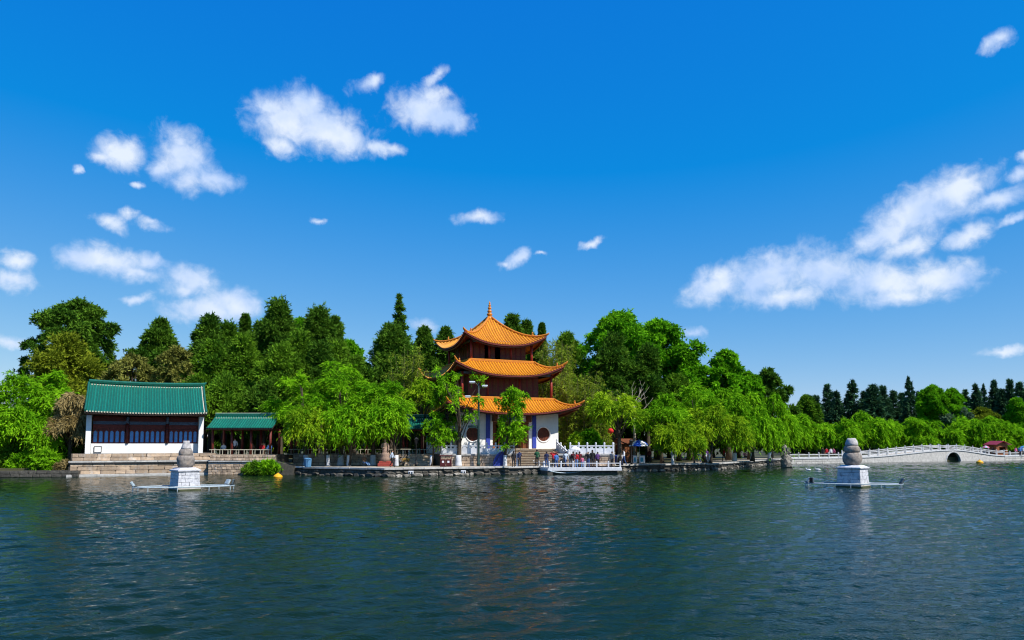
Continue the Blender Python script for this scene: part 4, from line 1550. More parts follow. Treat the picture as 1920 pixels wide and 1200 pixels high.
def lantern_post(label, px, py, H):
    b = on(px, py, GZ)
    P = thing('lantern_post', label, 'lantern post', (b.x, b.y, GZ), 0, 'lantern posts on the promenade')
    MB().lathe([(.13, 0), (.13, .25), (.06, .35), (.05, H - .5), (.08, H - .45)], 8).build('pole', M_black, P, smooth=True)
    hd = MB().lathe([(.1, H - .45), (.2, H - .1), (.2, H - .05), (.26, H), (.05, H + .22)], 6).build('lantern', M_black, P)
    MB().lathe([(.07, H - .40), (.16, H - .12)], 6).build('lantern_glass', M_lamp, hd)


lantern_post('slim black lantern post beside the narrow stairs', 780, 874, 2.75)
lantern_post('slim black lantern post under the willows beyond the parasol stall', 1302, 868, 3.6)
lantern_post('black post beside the parasol stall', 1184, 871, 2.6)

# maroon twin bin
b = on(836, 875.2, GZ)
P = thing('litter_bin', 'maroon twin litter bin with roof before the sandstone wall', 'litter bin', (b.x, b.y, GZ))
for s_ in (-1, 1):
    MB().box((s_ * .27, 0, .42), (.48, .42, .66), bev=.03).build('bin_body', M_bin, P)
    MB().box((s_ * .27, -.22, .5), (.2, .02, .2)).build('bin_label', M_signw, P)
for s_ in (-1, 1):
    MB().box((s_ * .53, 0, .55), (.06, .46, 1.1)).build('post', M_bin, P)
MB().box((0, 0, 1.12), (1.3, .6, .08), bev=.02).build('lid', M_bin, P)
MB().box((0, 0, .06), (1.05, .4, .06)).build('base', M_bin, P)
# blue bins
for (px, py, lab, w, h) in ((1158, 870, 'deep blue plastic bin beside a whitewashed trunk at the landing', .75, 1.0), (577, 876, 'pale blue plastic sack beside the willow trunk on the promenade', .7, .9)):
    b = on(px, py, GZ)
    P = thing('blue_bin', lab, 'bin', (b.x, b.y, GZ))
    mt = M_bluecloth if px > 1000 else mat('pale_blue_plastic', (0.10, 0.25, 0.42), (0.07, 0.18, 0.32), 5, .5)
    MB().lathe([(w * .42, 0), (w * .46, .05), (w * .52, h * .8), (w * .54, h * .84)], 10).build('body', mt, P)
    MB().lathe([(w * .56, h * .84), (w * .56, h * .9), (w * .3, h), (.03, h * 1.02)], 10).build('lid', mt, P)
# small white fittings on the quay wall
for (px, py) in ((771, 887.5), (869, 886.5)):
    c = on(px, py, .45)
    P = thing('quay_lamp', 'small white twin lamp fitting fixed to the quay edge', 'lamp', (c.x, c.y - .32, .42), 0, 'lamp fittings on the quay wall')
    MB().box((0, .12, .12), (.44, .24, .26), bev=.02).build('housing', M_signw, P)
    for s_ in (-1, 1):
        MB().box((s_ * .11, -.01, .1), (.1, .03, .14)).build('lens', M_black, P)
# blue canvas (folded sunshade)
c = on(938, 874, GZ)
P = thing('blue_canvas', 'blue canvas leaning as a curved sail against a whitewashed trunk', 'canvas', (c.x, c.y, GZ))
mb = MB()
n = 12
vs = []
for off in (0, .05):
    for i in range(n + 1):
        a = i / n * math.pi / 2
        x, z = -.75 + .0 + (1 - math.cos(a)) * 1.15, math.sin(a) * 1.55
        for j in range(5):
            t = j / 4
            vs.append((x + t * (.5 - x) * .9 + off * .3, -.3 + t * .7 + off, z * (1 - .15 * t) + .01))
W = 5
fs = []
for i in range(n):
    for j in range(4):
        fs.append((i * W + j, i * W + j + 1, (i + 1) * W + j + 1, (i + 1) * W + j))
        o_ = (n + 1) * W
        fs.append((o_ + i * W + j, o_ + (i + 1) * W + j, o_ + (i + 1) * W + j + 1, o_ + i * W + j + 1))
mb.add(vs, fs)
mb.build('cloth', M_bluecloth, P, smooth=True)
MB().tube([(-.75, -.28, 0), (.2, -.15, 1.5)], .025, 6).build('pole', M_black, P)
# notice stand
c = on(957, 873.4, GZ)
P = thing('notice_stand', 'small wooden booth with ochre panel and peaked roof by the stairs', 'booth', (c.x, c.y, GZ))
MB().box((.1, 0, .5), (.7, .6, .95), bev=.02).build('counter', M_ochre, P)
for x in (-.5, .5):
    MB().box((x, 0, .95), (.09, .09, 1.9)).build('post', M_brown, P)
MB().add([(-.8, -.5, 1.85), (.8, -.5, 1.85), (.8, .5, 1.85), (-.8, .5, 1.85), (-.8, 0, 2.2), (.8, 0, 2.2)], [(0, 1, 5, 4), (2, 3, 4, 5), (1, 2, 5), (3, 0, 4), (3, 2, 1, 0)]).build('roof', M_wood, P)
MB().box((-.15, -.3, 1.3), (.35, .03, .5)).build('poster', M_signw, P)
c = on(970, 874.5, GZ)
P = thing('bollard', 'short white stone post beside the small wooden booth', 'bollard', (c.x, c.y, GZ))
MB().box((0, 0, .55), (.2, .2, 1.1), bev=.02).build('shaft', M_marble, P)
MB().lathe([(.11, 1.1), (.13, 1.2), (.05, 1.32)], 8).build('knob', M_marble, P)

# statue (carved seated scholar on a rock)
c = on(722, 874.5, GZ)
P = thing('statue', 'pinkish stone statue of a standing robed figure on a red plinth', 'statue', (c.x, c.y, GZ))
MB().box((0, 0, .16), (1.35, 1.1, .34), bev=.03).build('plinth', M_redgran, P)
MB().box((0, 0, .42), (1.15, .95, .22), bev=.03).build('plinth_step', M_redgran, P)
MB().lathe([(.52, .5), (.5, .8), (.44, 1.05), (.46, 1.25), (.34, 1.42), (.1, 1.5)], 10, wob=.07).build('carved_rock', M_statue, P, smooth=True)
MB().lathe([(.30, 1.3), (.31, 1.55), (.27, 1.8), (.25, 2.0), (.29, 2.2), (.26, 2.36), (.12, 2.44), (.08, 2.5)], 12, (-.03, 0, 0), wob=.05).build('robe', M_statue, P, smooth=True)
MB().lathe([(.05, 2.46), (.1, 2.52), (.125, 2.62), (.11, 2.72), (.06, 2.79), (.02, 2.81)], 12, (-.03, -.02, 0)).build('head', M_statue, P, smooth=True)
MB().tube([(-.28, -.02, 2.3), (-.38, -.1, 2.0), (-.2, -.3, 1.85), (-.02, -.32, 1.92)], [.09, .085, .08, .05], 8).build('arm', M_statue, P, smooth=True)
MB().tube([(.2, -.02, 2.3), (.34, -.08, 2.05), (.36, -.22, 1.72), (.38, -.26, 1.5)], [.09, .085, .08, .05], 8).build('arm', M_statue, P, smooth=True)

# parked pedal tricycle with small canopy
c = on(750, 873.4, GZ)
P = thing('tricycle', 'pedal tricycle cart with flat canopy parked beside the statue', 'tricycle', (c.x, c.y + .6, GZ))
for (x, y) in ((-.55, 0), (.55, -.32), (.55, .32)):
    w = MB().tube([(x + .3 * math.cos(a), y, .32 + .3 * math.sin(a)) for a in np.linspace(0, 2 * math.pi, 21)], .03, 6, cap=False).build('wheel', M_black, P)
    for k in range(6):
        a = k * math.pi / 3
        MB().tube([(x, y, .32), (x + .29 * math.cos(a), y, .32 + .29 * math.sin(a))], .008, 4).build('spoke', M_pipe, w)
MB().box((.55, 0, .6), (.7, .6, .35), bev=.02).build('cargo_box', M_ochre, P)
MB().tube([(-.55, 0, .32), (-.45, 0, .95), (-.05, 0, .45), (.4, 0, .45)], .03, 6).build('frame', M_pipe, P)
MB().tube([(-.45, -.28, 1.02), (-.45, .28, 1.02)], .02, 6).build('handlebar', M_black, P)
MB().box((.0, 0, .85), (.25, .18, .08), bev=.03).build('saddle', M_black, P)
for (x, y) in ((.25, -.28), (.25, .28), (.85, -.28), (.85, .28)):
    MB().tube([(x, y, .7), (x, y, 1.7)], .018, 5).build('canopy_pole', M_pipe, P)
MB().box((.5, 0, 1.72), (1.1, .75, .06), bev=.02).build('canopy', M_cream, P)


def parasol(label, base, H, r_, c1_, c2_, n=8, tilt=0.0):
    P = thing('parasol', label, 'parasol', base)
    MB().tube([(0, 0, 0), (0, 0, H)], .025, 6).build('pole', M_pipe, P)
    for k in range(n):
        a0, a1 = 2 * math.pi * k / n, 2 * math.pi * (k + 1) / n
        rows = []
        for j in range(6):
            t = j / 5
            rr, z = r_ * t, H - .58 * r_ * t ** 1.9
            rows.append([(rr * math.cos(a), rr * math.sin(a), z) for a in (a0, (a0 + a1) / 2, a1)])
        vs = [p for q in rows for p in q]
        vs += [(x, y, z - .02) for x, y, z in vs]
        fs = []
        for j in range(5):
            for i in range(2):
                fs.append((j * 3 + i, (j + 1) * 3 + i, (j + 1) * 3 + i + 1, j * 3 + i + 1))
                fs.append(tuple(18 + q for q in (j * 3 + i, j * 3 + i + 1, (j + 1) * 3 + i + 1, (j + 1) * 3 + i)))
        MB().add(vs, fs).build('canopy_panel', c1_ if k % 2 else c2_, P)
        MB().tube([(0, 0, H - .06), (r_ * .97 * math.cos(a0), r_ * .97 * math.sin(a0), H - .6 * r_)], .01, 4).build('rib', M_pipe, P)
    MB().lathe([(.03, H), (.03, H + .06), (.005, H + .1)], 6).build('ferrule', M_pipe, P)
    return P


# parasol stall with counters and wooden kiosk
b = on(1199, 868.5, GZ)
parasol('blue and white parasol shading the stall by the wooden kiosk', (b.x, b.y, GZ), 2.75, 1.25, mat('royal_blue_cloth', (0.02, 0.10, 0.52), (0.015, 0.07, 0.40), 5, .7), M_signw)
for (px, w, lab) in ((1190, .45, 'slim pale drinks cabinet under the blue and white parasol'), (1203, .65, 'wide white and teal freezer under the blue and white parasol')):
    c = on(px, 868.8, GZ)
    P = thing('stall_freezer', lab, 'freezer', (c.x, c.y - .25, GZ))
    MB().box((0, 0, .45), (w, .5, .8), bev=.03).build('cabinet', M_signw, P)
    MB().box((-.05, -.26, .45), (w * .5, .02, .5)).build('front_panel', mat('teal_print', (0.05, 0.32, 0.42), (0.04, 0.22, 0.32), 5), P)
    MB().box((0, 0, .88), (w + .04, .54, .06), bev=.01).build('lid', M_lamp, P)
c = on(1176, 866.5, GZ)
P = thing('wooden_kiosk', 'brown wooden kiosk beside the blue and white parasol', 'kiosk', (c.x, c.y + .8, GZ), R(20))
for i in range(7):
    MB().box((-.95 + i * .31, -.8, 1.15), (.29, .06, 2.3), bev=.01).build('plank', M_wood, P)
for i in range(6):
    MB().box((1.12, -.62 + i * .29, 1.15), (.06, .27, 2.3), bev=.01).build('plank', M_wood, P)
MB().box((.05, .2, 1.1), (2.05, 1.7, 2.2)).build('inner_wall', M_brown, P)
MB().add([(-1.3, -1.1, 2.3), (1.4, -1.1, 2.3), (1.4, 1.3, 2.3), (-1.3, 1.3, 2.3), (-1.3, .1, 2.95), (1.4, .1, 2.95)], [(0, 1, 5, 4), (2, 3, 4, 5), (1, 2, 5), (3, 0, 4), (3, 2, 1, 0)]).build('roof', M_brown, P)

# red-roofed kiosk by the bridge
c = at(1891, 850, 139.6)
P = thing('red_roofed_kiosk', 'wooden kiosk with red peaked roof beyond the arched bridge', 'kiosk', (c.x, c.y + 3.2, .82), R(12))
kw, kd, kh = 2.5, 2.2, 2.1
MB().plate([(-kw / 2, 0), (kw / 2, 0), (kw / 2, kh), (0, kh + .6), (-kw / 2, kh)], [[(-.6, .85), (.85, .85), (.85, 1.65), (-.6, 1.65)]], -kd / 2, -kd / 2 + .1).build('front_wall', M_wood, P)
MB().plate([(-kw / 2, 0), (kw / 2, 0), (kw / 2, kh), (0, kh + .6), (-kw / 2, kh)], [], kd / 2 - .1, kd / 2).build('back_wall', M_wood, P)
for i in range(9):
    MB().box((-kw / 2 + .05, -kd / 2 + .2 + i * .2, kh / 2), (.08, .19, kh - .02), bev=.01).build('plank', M_wood, P)
MB().box((kw / 2 - .06, 0, kh / 2), (.08, kd - .22, kh - .02)).build('side_wall', M_wood, P)
for s_ in (-1, 1):
    vs = [(0, -kd / 2 - .5, kh + .72), (s_ * (kw / 2 + .5), -kd / 2 - .5, kh + .02), (s_ * (kw / 2 + .5), kd / 2 + .4, kh + .02), (0, kd / 2 + .4, kh + .72)]
    vs += [(x, y, z - .08) for x, y, z in vs]
    MB().add(vs, [(0, 1, 2, 3), (7, 6, 5, 4), (0, 4, 5, 1), (1, 5, 6, 2), (2, 6, 7, 3)]).build('roof', M_redroof, P)
MB().box((.1, -kd / 2 - .15, 1.0), (1.6, .4, .07)).build('counter', M_signw, P)
MB().box((.1, 0, .05), (kw - .2, kd - .3, .1)).build('floor', M_dark, P)


# ================================================================== ROCKS
def rockery(label, px, py, z, H, W, mt):
    c = on(px, py, z)
    P = thing('rockery', label, 'rockery', (c.x, c.y, z - .15))
    rr = random.Random(px)
    for i in range(9):
        t = i / 8
        bm = bmesh.new()
        bmesh.ops.create_icosphere(bm, subdivisions=2, radius=1)
        sd = rr.random() * 9
        for v in bm.verts:
            q = v.co
            k = 1 + .28 * math.sin(q.x * 5 + sd) * math.cos(q.z * 6 + sd) + .15 * math.sin(q.y * 9 + sd * 2)
            v.co = q * k
        s_ = W * (.5 - .28 * t) * rr.uniform(.8, 1.2)
        bmesh.ops.scale(bm, vec=(s_, s_ * .8, s_ * 1.2), verts=bm.verts)
        bmesh.ops.translate(bm, vec=(rr.uniform(-.25, .25) * W * (1 - .5 * t), rr.uniform(-.15, .15) * W, H * t * .88), verts=bm.verts)
        me = bpy.data.meshes.new('rock')
        bm.to_mesh(me)
        bm.free()
        me.materials.append(mt)
        obj('rock', me, P)


rockery('tall jagged grey rockery stone at the start of the causeway', 1473, 866, .75, 2.3, 1.3, M_rock)
rockery('pale pitted scholar rock behind the marble balustrade', 1138, 842.0, 2.05, 1.7, 1.5, M_coping)
# red lantern hanging near it
c = at(1145, 808, 86)
P = thing('red_lantern', 'red paper lantern hanging above the pale scholar rock', 'lantern', c)
MB().lathe([(.1, -.3), (.3, -.18), (.36, 0), (.3, .18), (.1, .3)], 12).build('shade', mat('red_paper', (0.6, 0.03, 0.02), (0.45, 0.02, 0.015), 5), P, smooth=True)
MB().tube([(0, 0, .28), (0, 0, 1.3)], .015, 5).build('cord', M_black, P)
MB().lathe([(.05, -.6), (.06, -.35), (.03, -.29)], 8).build('tassel', M_yellow, P)
# ================================================================== FOLIAGE
def leaves_mesh(name, P, A, Lg, Wd, tint, mt):
    """P (N,3) leaf bases, A (N,3) unit axes; each leaf a slim triangle"""
    n = len(P)
    rnd = rng.normal(size=(n, 3))
    B = np.cross(A, rnd)
    B /= np.linalg.norm(B, axis=1, keepdims=True) + 1e-9
    Lg = np.asarray(Lg).reshape(-1, 1) * np.ones((n, 1))
    Wd = np.asarray(Wd).reshape(-1, 1) * np.ones((n, 1))
    V = np.empty((n, 3, 3), np.float32)
    V[:, 0] = P + B * Wd * .55
    V[:, 1] = P + A * Lg
    V[:, 2] = P - B * Wd * .55
    me = bpy.data.meshes.new(name)
    me.vertices.add(n * 3)
    me.vertices.foreach_set('co', V.ravel())
    me.loops.add(n * 3)
    me.loops.foreach_set('vertex_index', np.arange(n * 3, dtype=np.int32))
    me.polygons.add(n)
    me.polygons.foreach_set('loop_start', np.arange(0, n * 3, 3, dtype=np.int32))
    me.polygons.foreach_set('loop_total', np.full(n, 3, dtype=np.int32))
    at_ = me.attributes.new('tint', 'FLOAT', 'FACE')
    at_.data.foreach_set('value', np.clip(tint, 0, 1).astype(np.float32))
    me.materials.append(mt)
    me.update(calc_edges=True)
    return me


def unit(a):
    return a / (np.linalg.norm(a, axis=1, keepdims=True) + 1e-9)


def strands(starts, dirs, length, g, k, tlo, jit, axr, ctint):
    """leaves along curved strands"""
    n = len(starts)
    t = tlo + (1 - tlo) * rng.random((n, k))
    Ls = length.reshape(-1, 1, 1)
    p = starts[:, None, :] + dirs[:, None, :] * Ls * t[..., None]
    p[..., 2] -= (g * length)[:, None] * t ** 2
    tan = dirs[:, None, :] * np.ones((n, k, 1))
    tan = tan.copy()
    tan[..., 2] -= 2 * g * t
    p = p.reshape(-1, 3) + rng.normal(size=(n * k, 3)) * jit
    tan = unit(tan.reshape(-1, 3)) + rng.normal(size=(n * k, 3)) * axr
    ti = np.repeat(ctint, k) * .55 + rng.random(n * k) * .45
    return p, unit(tan), ti


def sphere_dirs(n):
    return unit(rng.normal(size=(n, 3)))


def crown_clumps(kind, rx, h):
    """clump centres inside a crown of half-width rx and height h (z from 0..h)"""
    out = []
    if kind == 'cone':
        prof = lambda t: (1 - t) ** .8 * min(1, .35 + t * 3)
    elif kind == 'cyp':
        prof = lambda t: max(.05, (1 - t ** 2.6)) ** .8 * min(1, .7 + t * 1.2)
    elif kind == 'dome':
        prof = lambda t: math.sqrt(max(.02, 1 - (max(0, t - .3) / .7) ** 2)) * min(1, .55 + t * 1.5)
    else:
        prof = lambda t: math.sqrt(max(.02, 1 - (2 * t - 1) ** 2))
    return prof


def trunk_mesh(H, r0, lims, lean=(0, 0), z_crown=2.0):
    mb = MB()
    n = 8
    pts, rad = [], []
    wx, wy = random.uniform(-.12, .12), random.uniform(-.12, .12)
    for i in range(n + 1):
        t = i / n
        pts.append((lean[0] * t + wx * math.sin(t * 5), lean[1] * t + wy * math.sin(t * 4 + 1), H * t))
        rad.append(r0 * (1.35 - .35 * min(1, t * 8)) * (1 - .8 * t) if t > 0 else r0 * 1.45)
    mb.tube(pts, rad, 8)
    for q in lims:
        q = Vector(q)
        t = max(.18, min(.9, (q.z * .55) / H))
        i = int(t * n)
        p = Vector(pts[i])
        mid = p.lerp(q, .5) + Vector((0, 0, .12 * (q - p).length))
        r_ = r0 * .32 * (1 - .6 * t)
        mb.tube([p, mid, q], [r_, r_ * .7, r_ * .25], 5)
    return mb


def make_tree(label, cat, px, top, half, bottom, Y, kind, leaf, dens=1.0, lsz=1.0, group=None, name='tree', base_z=None, wash=False, trunk_px=None, droop=None, clump=None, tr=None, share=None):
    zb = GZ if base_z is None else base_z
    ctop = at(px, top, Y)
    zt = ctop.z
    z0 = max(at(px, bottom, Y).z, zb + .05)
    rx = half / F * Y
    H = zt - z0
    bx = at(trunk_px, 800, Y).x if trunk_px else ctop.x
    T = thing(name, label, cat, (bx, Y, zb), random.uniform(0, 6.28) if not trunk_px else 0, group)
    off = np.array([ctop.x - bx, 0, 0]) if trunk_px else np.zeros(3)
    if share and len(SHARE.get(share[0], ())) >= share[1]:
        cm_, tm_, rx0, h0 = SHARE[share[0]][SHARE_N[0] % share[1]]
        SHARE_N[0] += 1
        obj('crown', cm_, T)
        obj('trunk', tm_, T)
        T.scale = (rx / rx0, rx / rx0, (zt - zb) / h0)
        return T
    sc_l = lsz * (Y / 80.0) ** .7
    if kind == 'cyp':
        rx *= 1.22
    Ps, As, Ts = [], [], []
    lims = []
    if kind in ('willow', 'weep'):
        g0 = (droop if droop is not None else (.55 if kind == 'willow' else 1.5))
        nb = int(26 * dens * max(1, rx / 3))
        # bough centres on a lumpy dome
        d = sphere_dirs(nb)
        d[:, 2] = np.abs(d[:, 2]) * .9 - .25
        d = unit(d)
        rr = rng.uniform(.45, .95, nb)
        ell = np.array([rx, rx * .85, H * .52])
        cen = d * rr[:, None] * ell + np.array([0, 0, z0 - zb + H * .46]) + off
        lims = cen[:14]
        cs = rng.uniform(.55, 1.0, nb) * rx * .36
        ct = rng.random(nb)
        for i in range(nb):
            ns = int(36 * dens ** .5)
            ds = sphere_dirs(ns)
            ds[:, 2] = ds[:, 2] * .6 + .25
            ds = unit(ds + d[i] * .55)
            st = cen[i] + rng.normal(size=(ns, 3)) * cs[i] * .25
            ln = rng.uniform(.7, 1.3, ns) * cs[i] * (1.25 if kind == 'willow' else 1.0)
            if kind == 'weep':
                ln *= rng.uniform(1, 2.2, ns)
                ds[:, 2] *= .5
            p, a, t = strands(st, ds, ln, g0, 11 if kind == 'willow' else 15, .1, .05, .35, np.full(ns, ct[i]))
            Ps.append(p)
            As.append(a)
            Ts.append(t)
        LL_, WW_ = .40 * sc_l, .10 * sc_l
    elif kind == 'sparse':
        nb = int(26 * dens)
        ang = rng.uniform(0, 6.28, nb)
        rad_ = rx * rng.uniform(.25, 1.0, nb)
        cen = np.stack([rad_ * np.cos(ang), rad_ * np.sin(ang) * .8, z0 - zb + H * rng.uniform(.1, 1.0, nb)], 1) + off
        lims = cen[:16]
        for i in range(nb):
            ds = sphere_dirs(9)
            p, a, t = strands(np.tile(cen[i], (9, 1)), ds, rng.uniform(.3, .75, 9), .5, 10, .1, .08, .5, np.full(9, rng.random()))
            Ps.append(p)
            As.append(a)
            Ts.append(t)
        LL_, WW_ = .34 * sc_l, .12 * sc_l
    elif kind == 'bamboo':
        nc = int(46 * dens)
        ang = rng.uniform(0, 6.28, nc)
        rad = np.sqrt(rng.random(nc)) * rx * .6
        st = np.stack([rad * np.cos(ang), rad * np.sin(ang), np.full(nc, .1)], 1) + off
        outd = np.stack([np.cos(ang), np.sin(ang), np.zeros(nc)], 1)
        hh = (zt - zb) * rng.uniform(.72, 1.02, nc)
        mbc = MB()
        for i in range(nc):
            lean = rx * .5 * random.random()
            pts = []
            for t in np.linspace(0, 1, 7):
                pts.append(Vector(st[i]) + Vector(outd[i]) * lean * t ** 3 + Vector((0, 0, hh[i] * (t - .06 * t ** 4))))
            mbc.tube(pts, [.045, .045, .04, .035, .03, .02, .008], 5)
            k = 26
            tt = rng.uniform(max(.12, (z0 - zb) / (zt - zb)), 1, k)
            base = st[i] + outd[i] * (lean * tt ** 3)[:, None]
            base[:, 2] += hh[i] * (tt - .06 * tt ** 4)
            ds = sphere_dirs(k)
            ds[:, 2] = ds[:, 2] * .3 + .25
            p, a, t = strands(base, unit(ds), rng.uniform(.35, .9, k), .5, 7, .25, .06, .45, np.full(k, rng.random()))
            Ps.append(p)
            As.append(a)
            Ts.append(t)
        LL_, WW_ = .34 * sc_l, .085 * sc_l
        mbc.build('culm', M_khakiculm, T)
    elif kind == 'spruce':
        nl = int(18 * dens)
        prof = lambda t: (1 - t) ** .95
        for i in range(nl):
            t = (i + .5 * rng.random()) / nl
            r_ = max(.05, rx * prof(t) * rng.uniform(.8, 1.15))
            z = z0 - zb + H * t
            nbr = max(4, int(9 * prof(t) + 3))
            ang = rng.uniform(0, 6.28, nbr)
            ds = np.stack([np.cos(ang), np.sin(ang), np.full(nbr, .1 + .5 * t)], 1)
            st = np.tile(np.array([0, 0, z]) + off, (nbr, 1))
            p, a, tt = strands(st, unit(ds), np.full(nbr, r_) * rng.uniform(.75, 1.15, nbr), .22, 34, .15, r_ * .08 + .06, .55, rng.random(nbr))
            Ps.append(p)
            As.append(a)
            Ts.append(tt)
        LL_, WW_ = .42 * sc_l, .15 * sc_l
    else:  # clump crowns: cyp, dome, cone, broad
        prof = crown_clumps({'cyp': 'cyp', 'dome': 'dome', 'broad': 'dome', 'cone': 'cone', 'shrub': 'ball'}[kind], rx, H)
        cr = (clump or {'cyp': .34, 'dome': .24, 'broad': .25, 'cone': .36, 'shrub': .36}[kind]) * rx
        cr = max(cr, .35)
        nb = int(dens * (3.2 * rx * H * 2.6) / (cr * cr * (3.0 if kind not in ('broad', 'dome') else 4.2))) + 8
        nb = min(nb, 150)
        t = (np.arange(nb) + rng.random(nb)) / nb
        t = t ** .9
        ang = np.arange(nb) * 2.399963 + rng.uniform(-.5, .5, nb)
        rad = np.array([prof(x) for x in t]) * rx * rng.uniform(.48, 1.12, nb) * (1 + .16 * np.sin(2 * ang + rng.uniform(0, 6)) + .12 * np.sin(5 * ang + 9 * t))
        inner = rng.random(nb) < .18
        rad[inner] *= .45
        rad = np.maximum(rad - cr * .55, 0)
        cen = np.stack([rad * np.cos(ang), rad * np.sin(ang) * .9, z0 - zb + (H - cr * .55) * t + .1], 1) + off
        lims = cen[rng.permutation(nb)[:12]]
        outd = np.stack([np.cos(ang), np.sin(ang), .35 + .6 * t], 1)
        ct = rng.random(nb)
        ck = cr * rng.uniform(.62, 1.42, nb) * (1 - (.12 if kind == 'cyp' else .4) * t if kind in ('cyp', 'cone') else 1)
        spec = {'cyp': (54, 9, .42, .05, .42), 'dome': (60, 8, .4, .06, .6), 'broad': (48, 8, .4, .10, .9), 'cone': (50, 9, .3, .06, .4), 'shrub': (52, 8, .35, .05, .6)}[kind]
        ns0 = int(spec[0] * min(2.2, max(.6, (cr / 1.1) ** 1.3)))
        for i in range(nb):
            ds = sphere_dirs(ns0)
            ds = unit(ds + outd[i] * .65)
            if kind in ('broad', 'dome'):
                ds[:, 2] *= .75
            st = cen[i] + rng.normal(size=(ns0, 3)) * ck[i] * .08
            p, a, tt = strands(st, ds, np.full(ns0, ck[i]) * rng.uniform(.7, 1.1, ns0), .12 if kind != 'cyp' else .0, spec[1], spec[2], spec[3] * max(.6, cr), spec[4], np.full(ns0, ct[i]))
            Ps.append(p)
            As.append(a)
            Ts.append(tt)
        if kind == 'broad':
            LL_, WW_ = .36 * sc_l, .22 * sc_l
        elif kind == 'dome':
            LL_, WW_ = .34 * sc_l, .15 * sc_l
        else:
            LL_, WW_ = .345 * sc_l, .135 * sc_l
    P_, A_, T_ = np.concatenate(Ps), np.concatenate(As), np.concatenate(Ts)
    keep = P_[:, 2] > .12
    P_, A_, T_ = P_[keep], A_[keep], T_[keep]
    STAT[0] += len(P_)
    me = leaves_mesh('crown', P_, A_, LL_ * rng.uniform(.7, 1.25, len(P_)), WW_ * rng.uniform(.7, 1.25, len(P_)), T_, leaf)
    obj('crown', me, T)
    rx_in = half / F * Y
    if kind != 'bamboo':
        Ht = (z0 - zb) + H * (.75 if kind not in ('spruce', 'cone', 'cyp') else .9)
        r0 = tr or max(.09, min(.42, .045 * (zt - zb) * .55))
        mb = trunk_mesh(Ht, r0, [tuple(q) for q in lims] if kind not in ('spruce',) else [], (off[0] * .9, 0))
        tk = mb.build('trunk', M_bark, T, smooth=True)
        if share:
            SHARE.setdefault(share[0], []).append((me, tk.data, rx_in, zt - zb))
        if wash:
            MB().lathe([(r0 * 1.5, 0), (r0 * 1.42, .1), (r0 * 1.18, .6), (r0 * 1.12, 1.12)], 10).build('whitewash', M_wash, tk, smooth=True)
    return T


STAT = [0]
SHARE, SHARE_N = {}, [0]
M_khakiculm = mat('bamboo_culm', (0.22, 0.22, 0.07), (0.12, 0.13, 0.04), 6, .6)

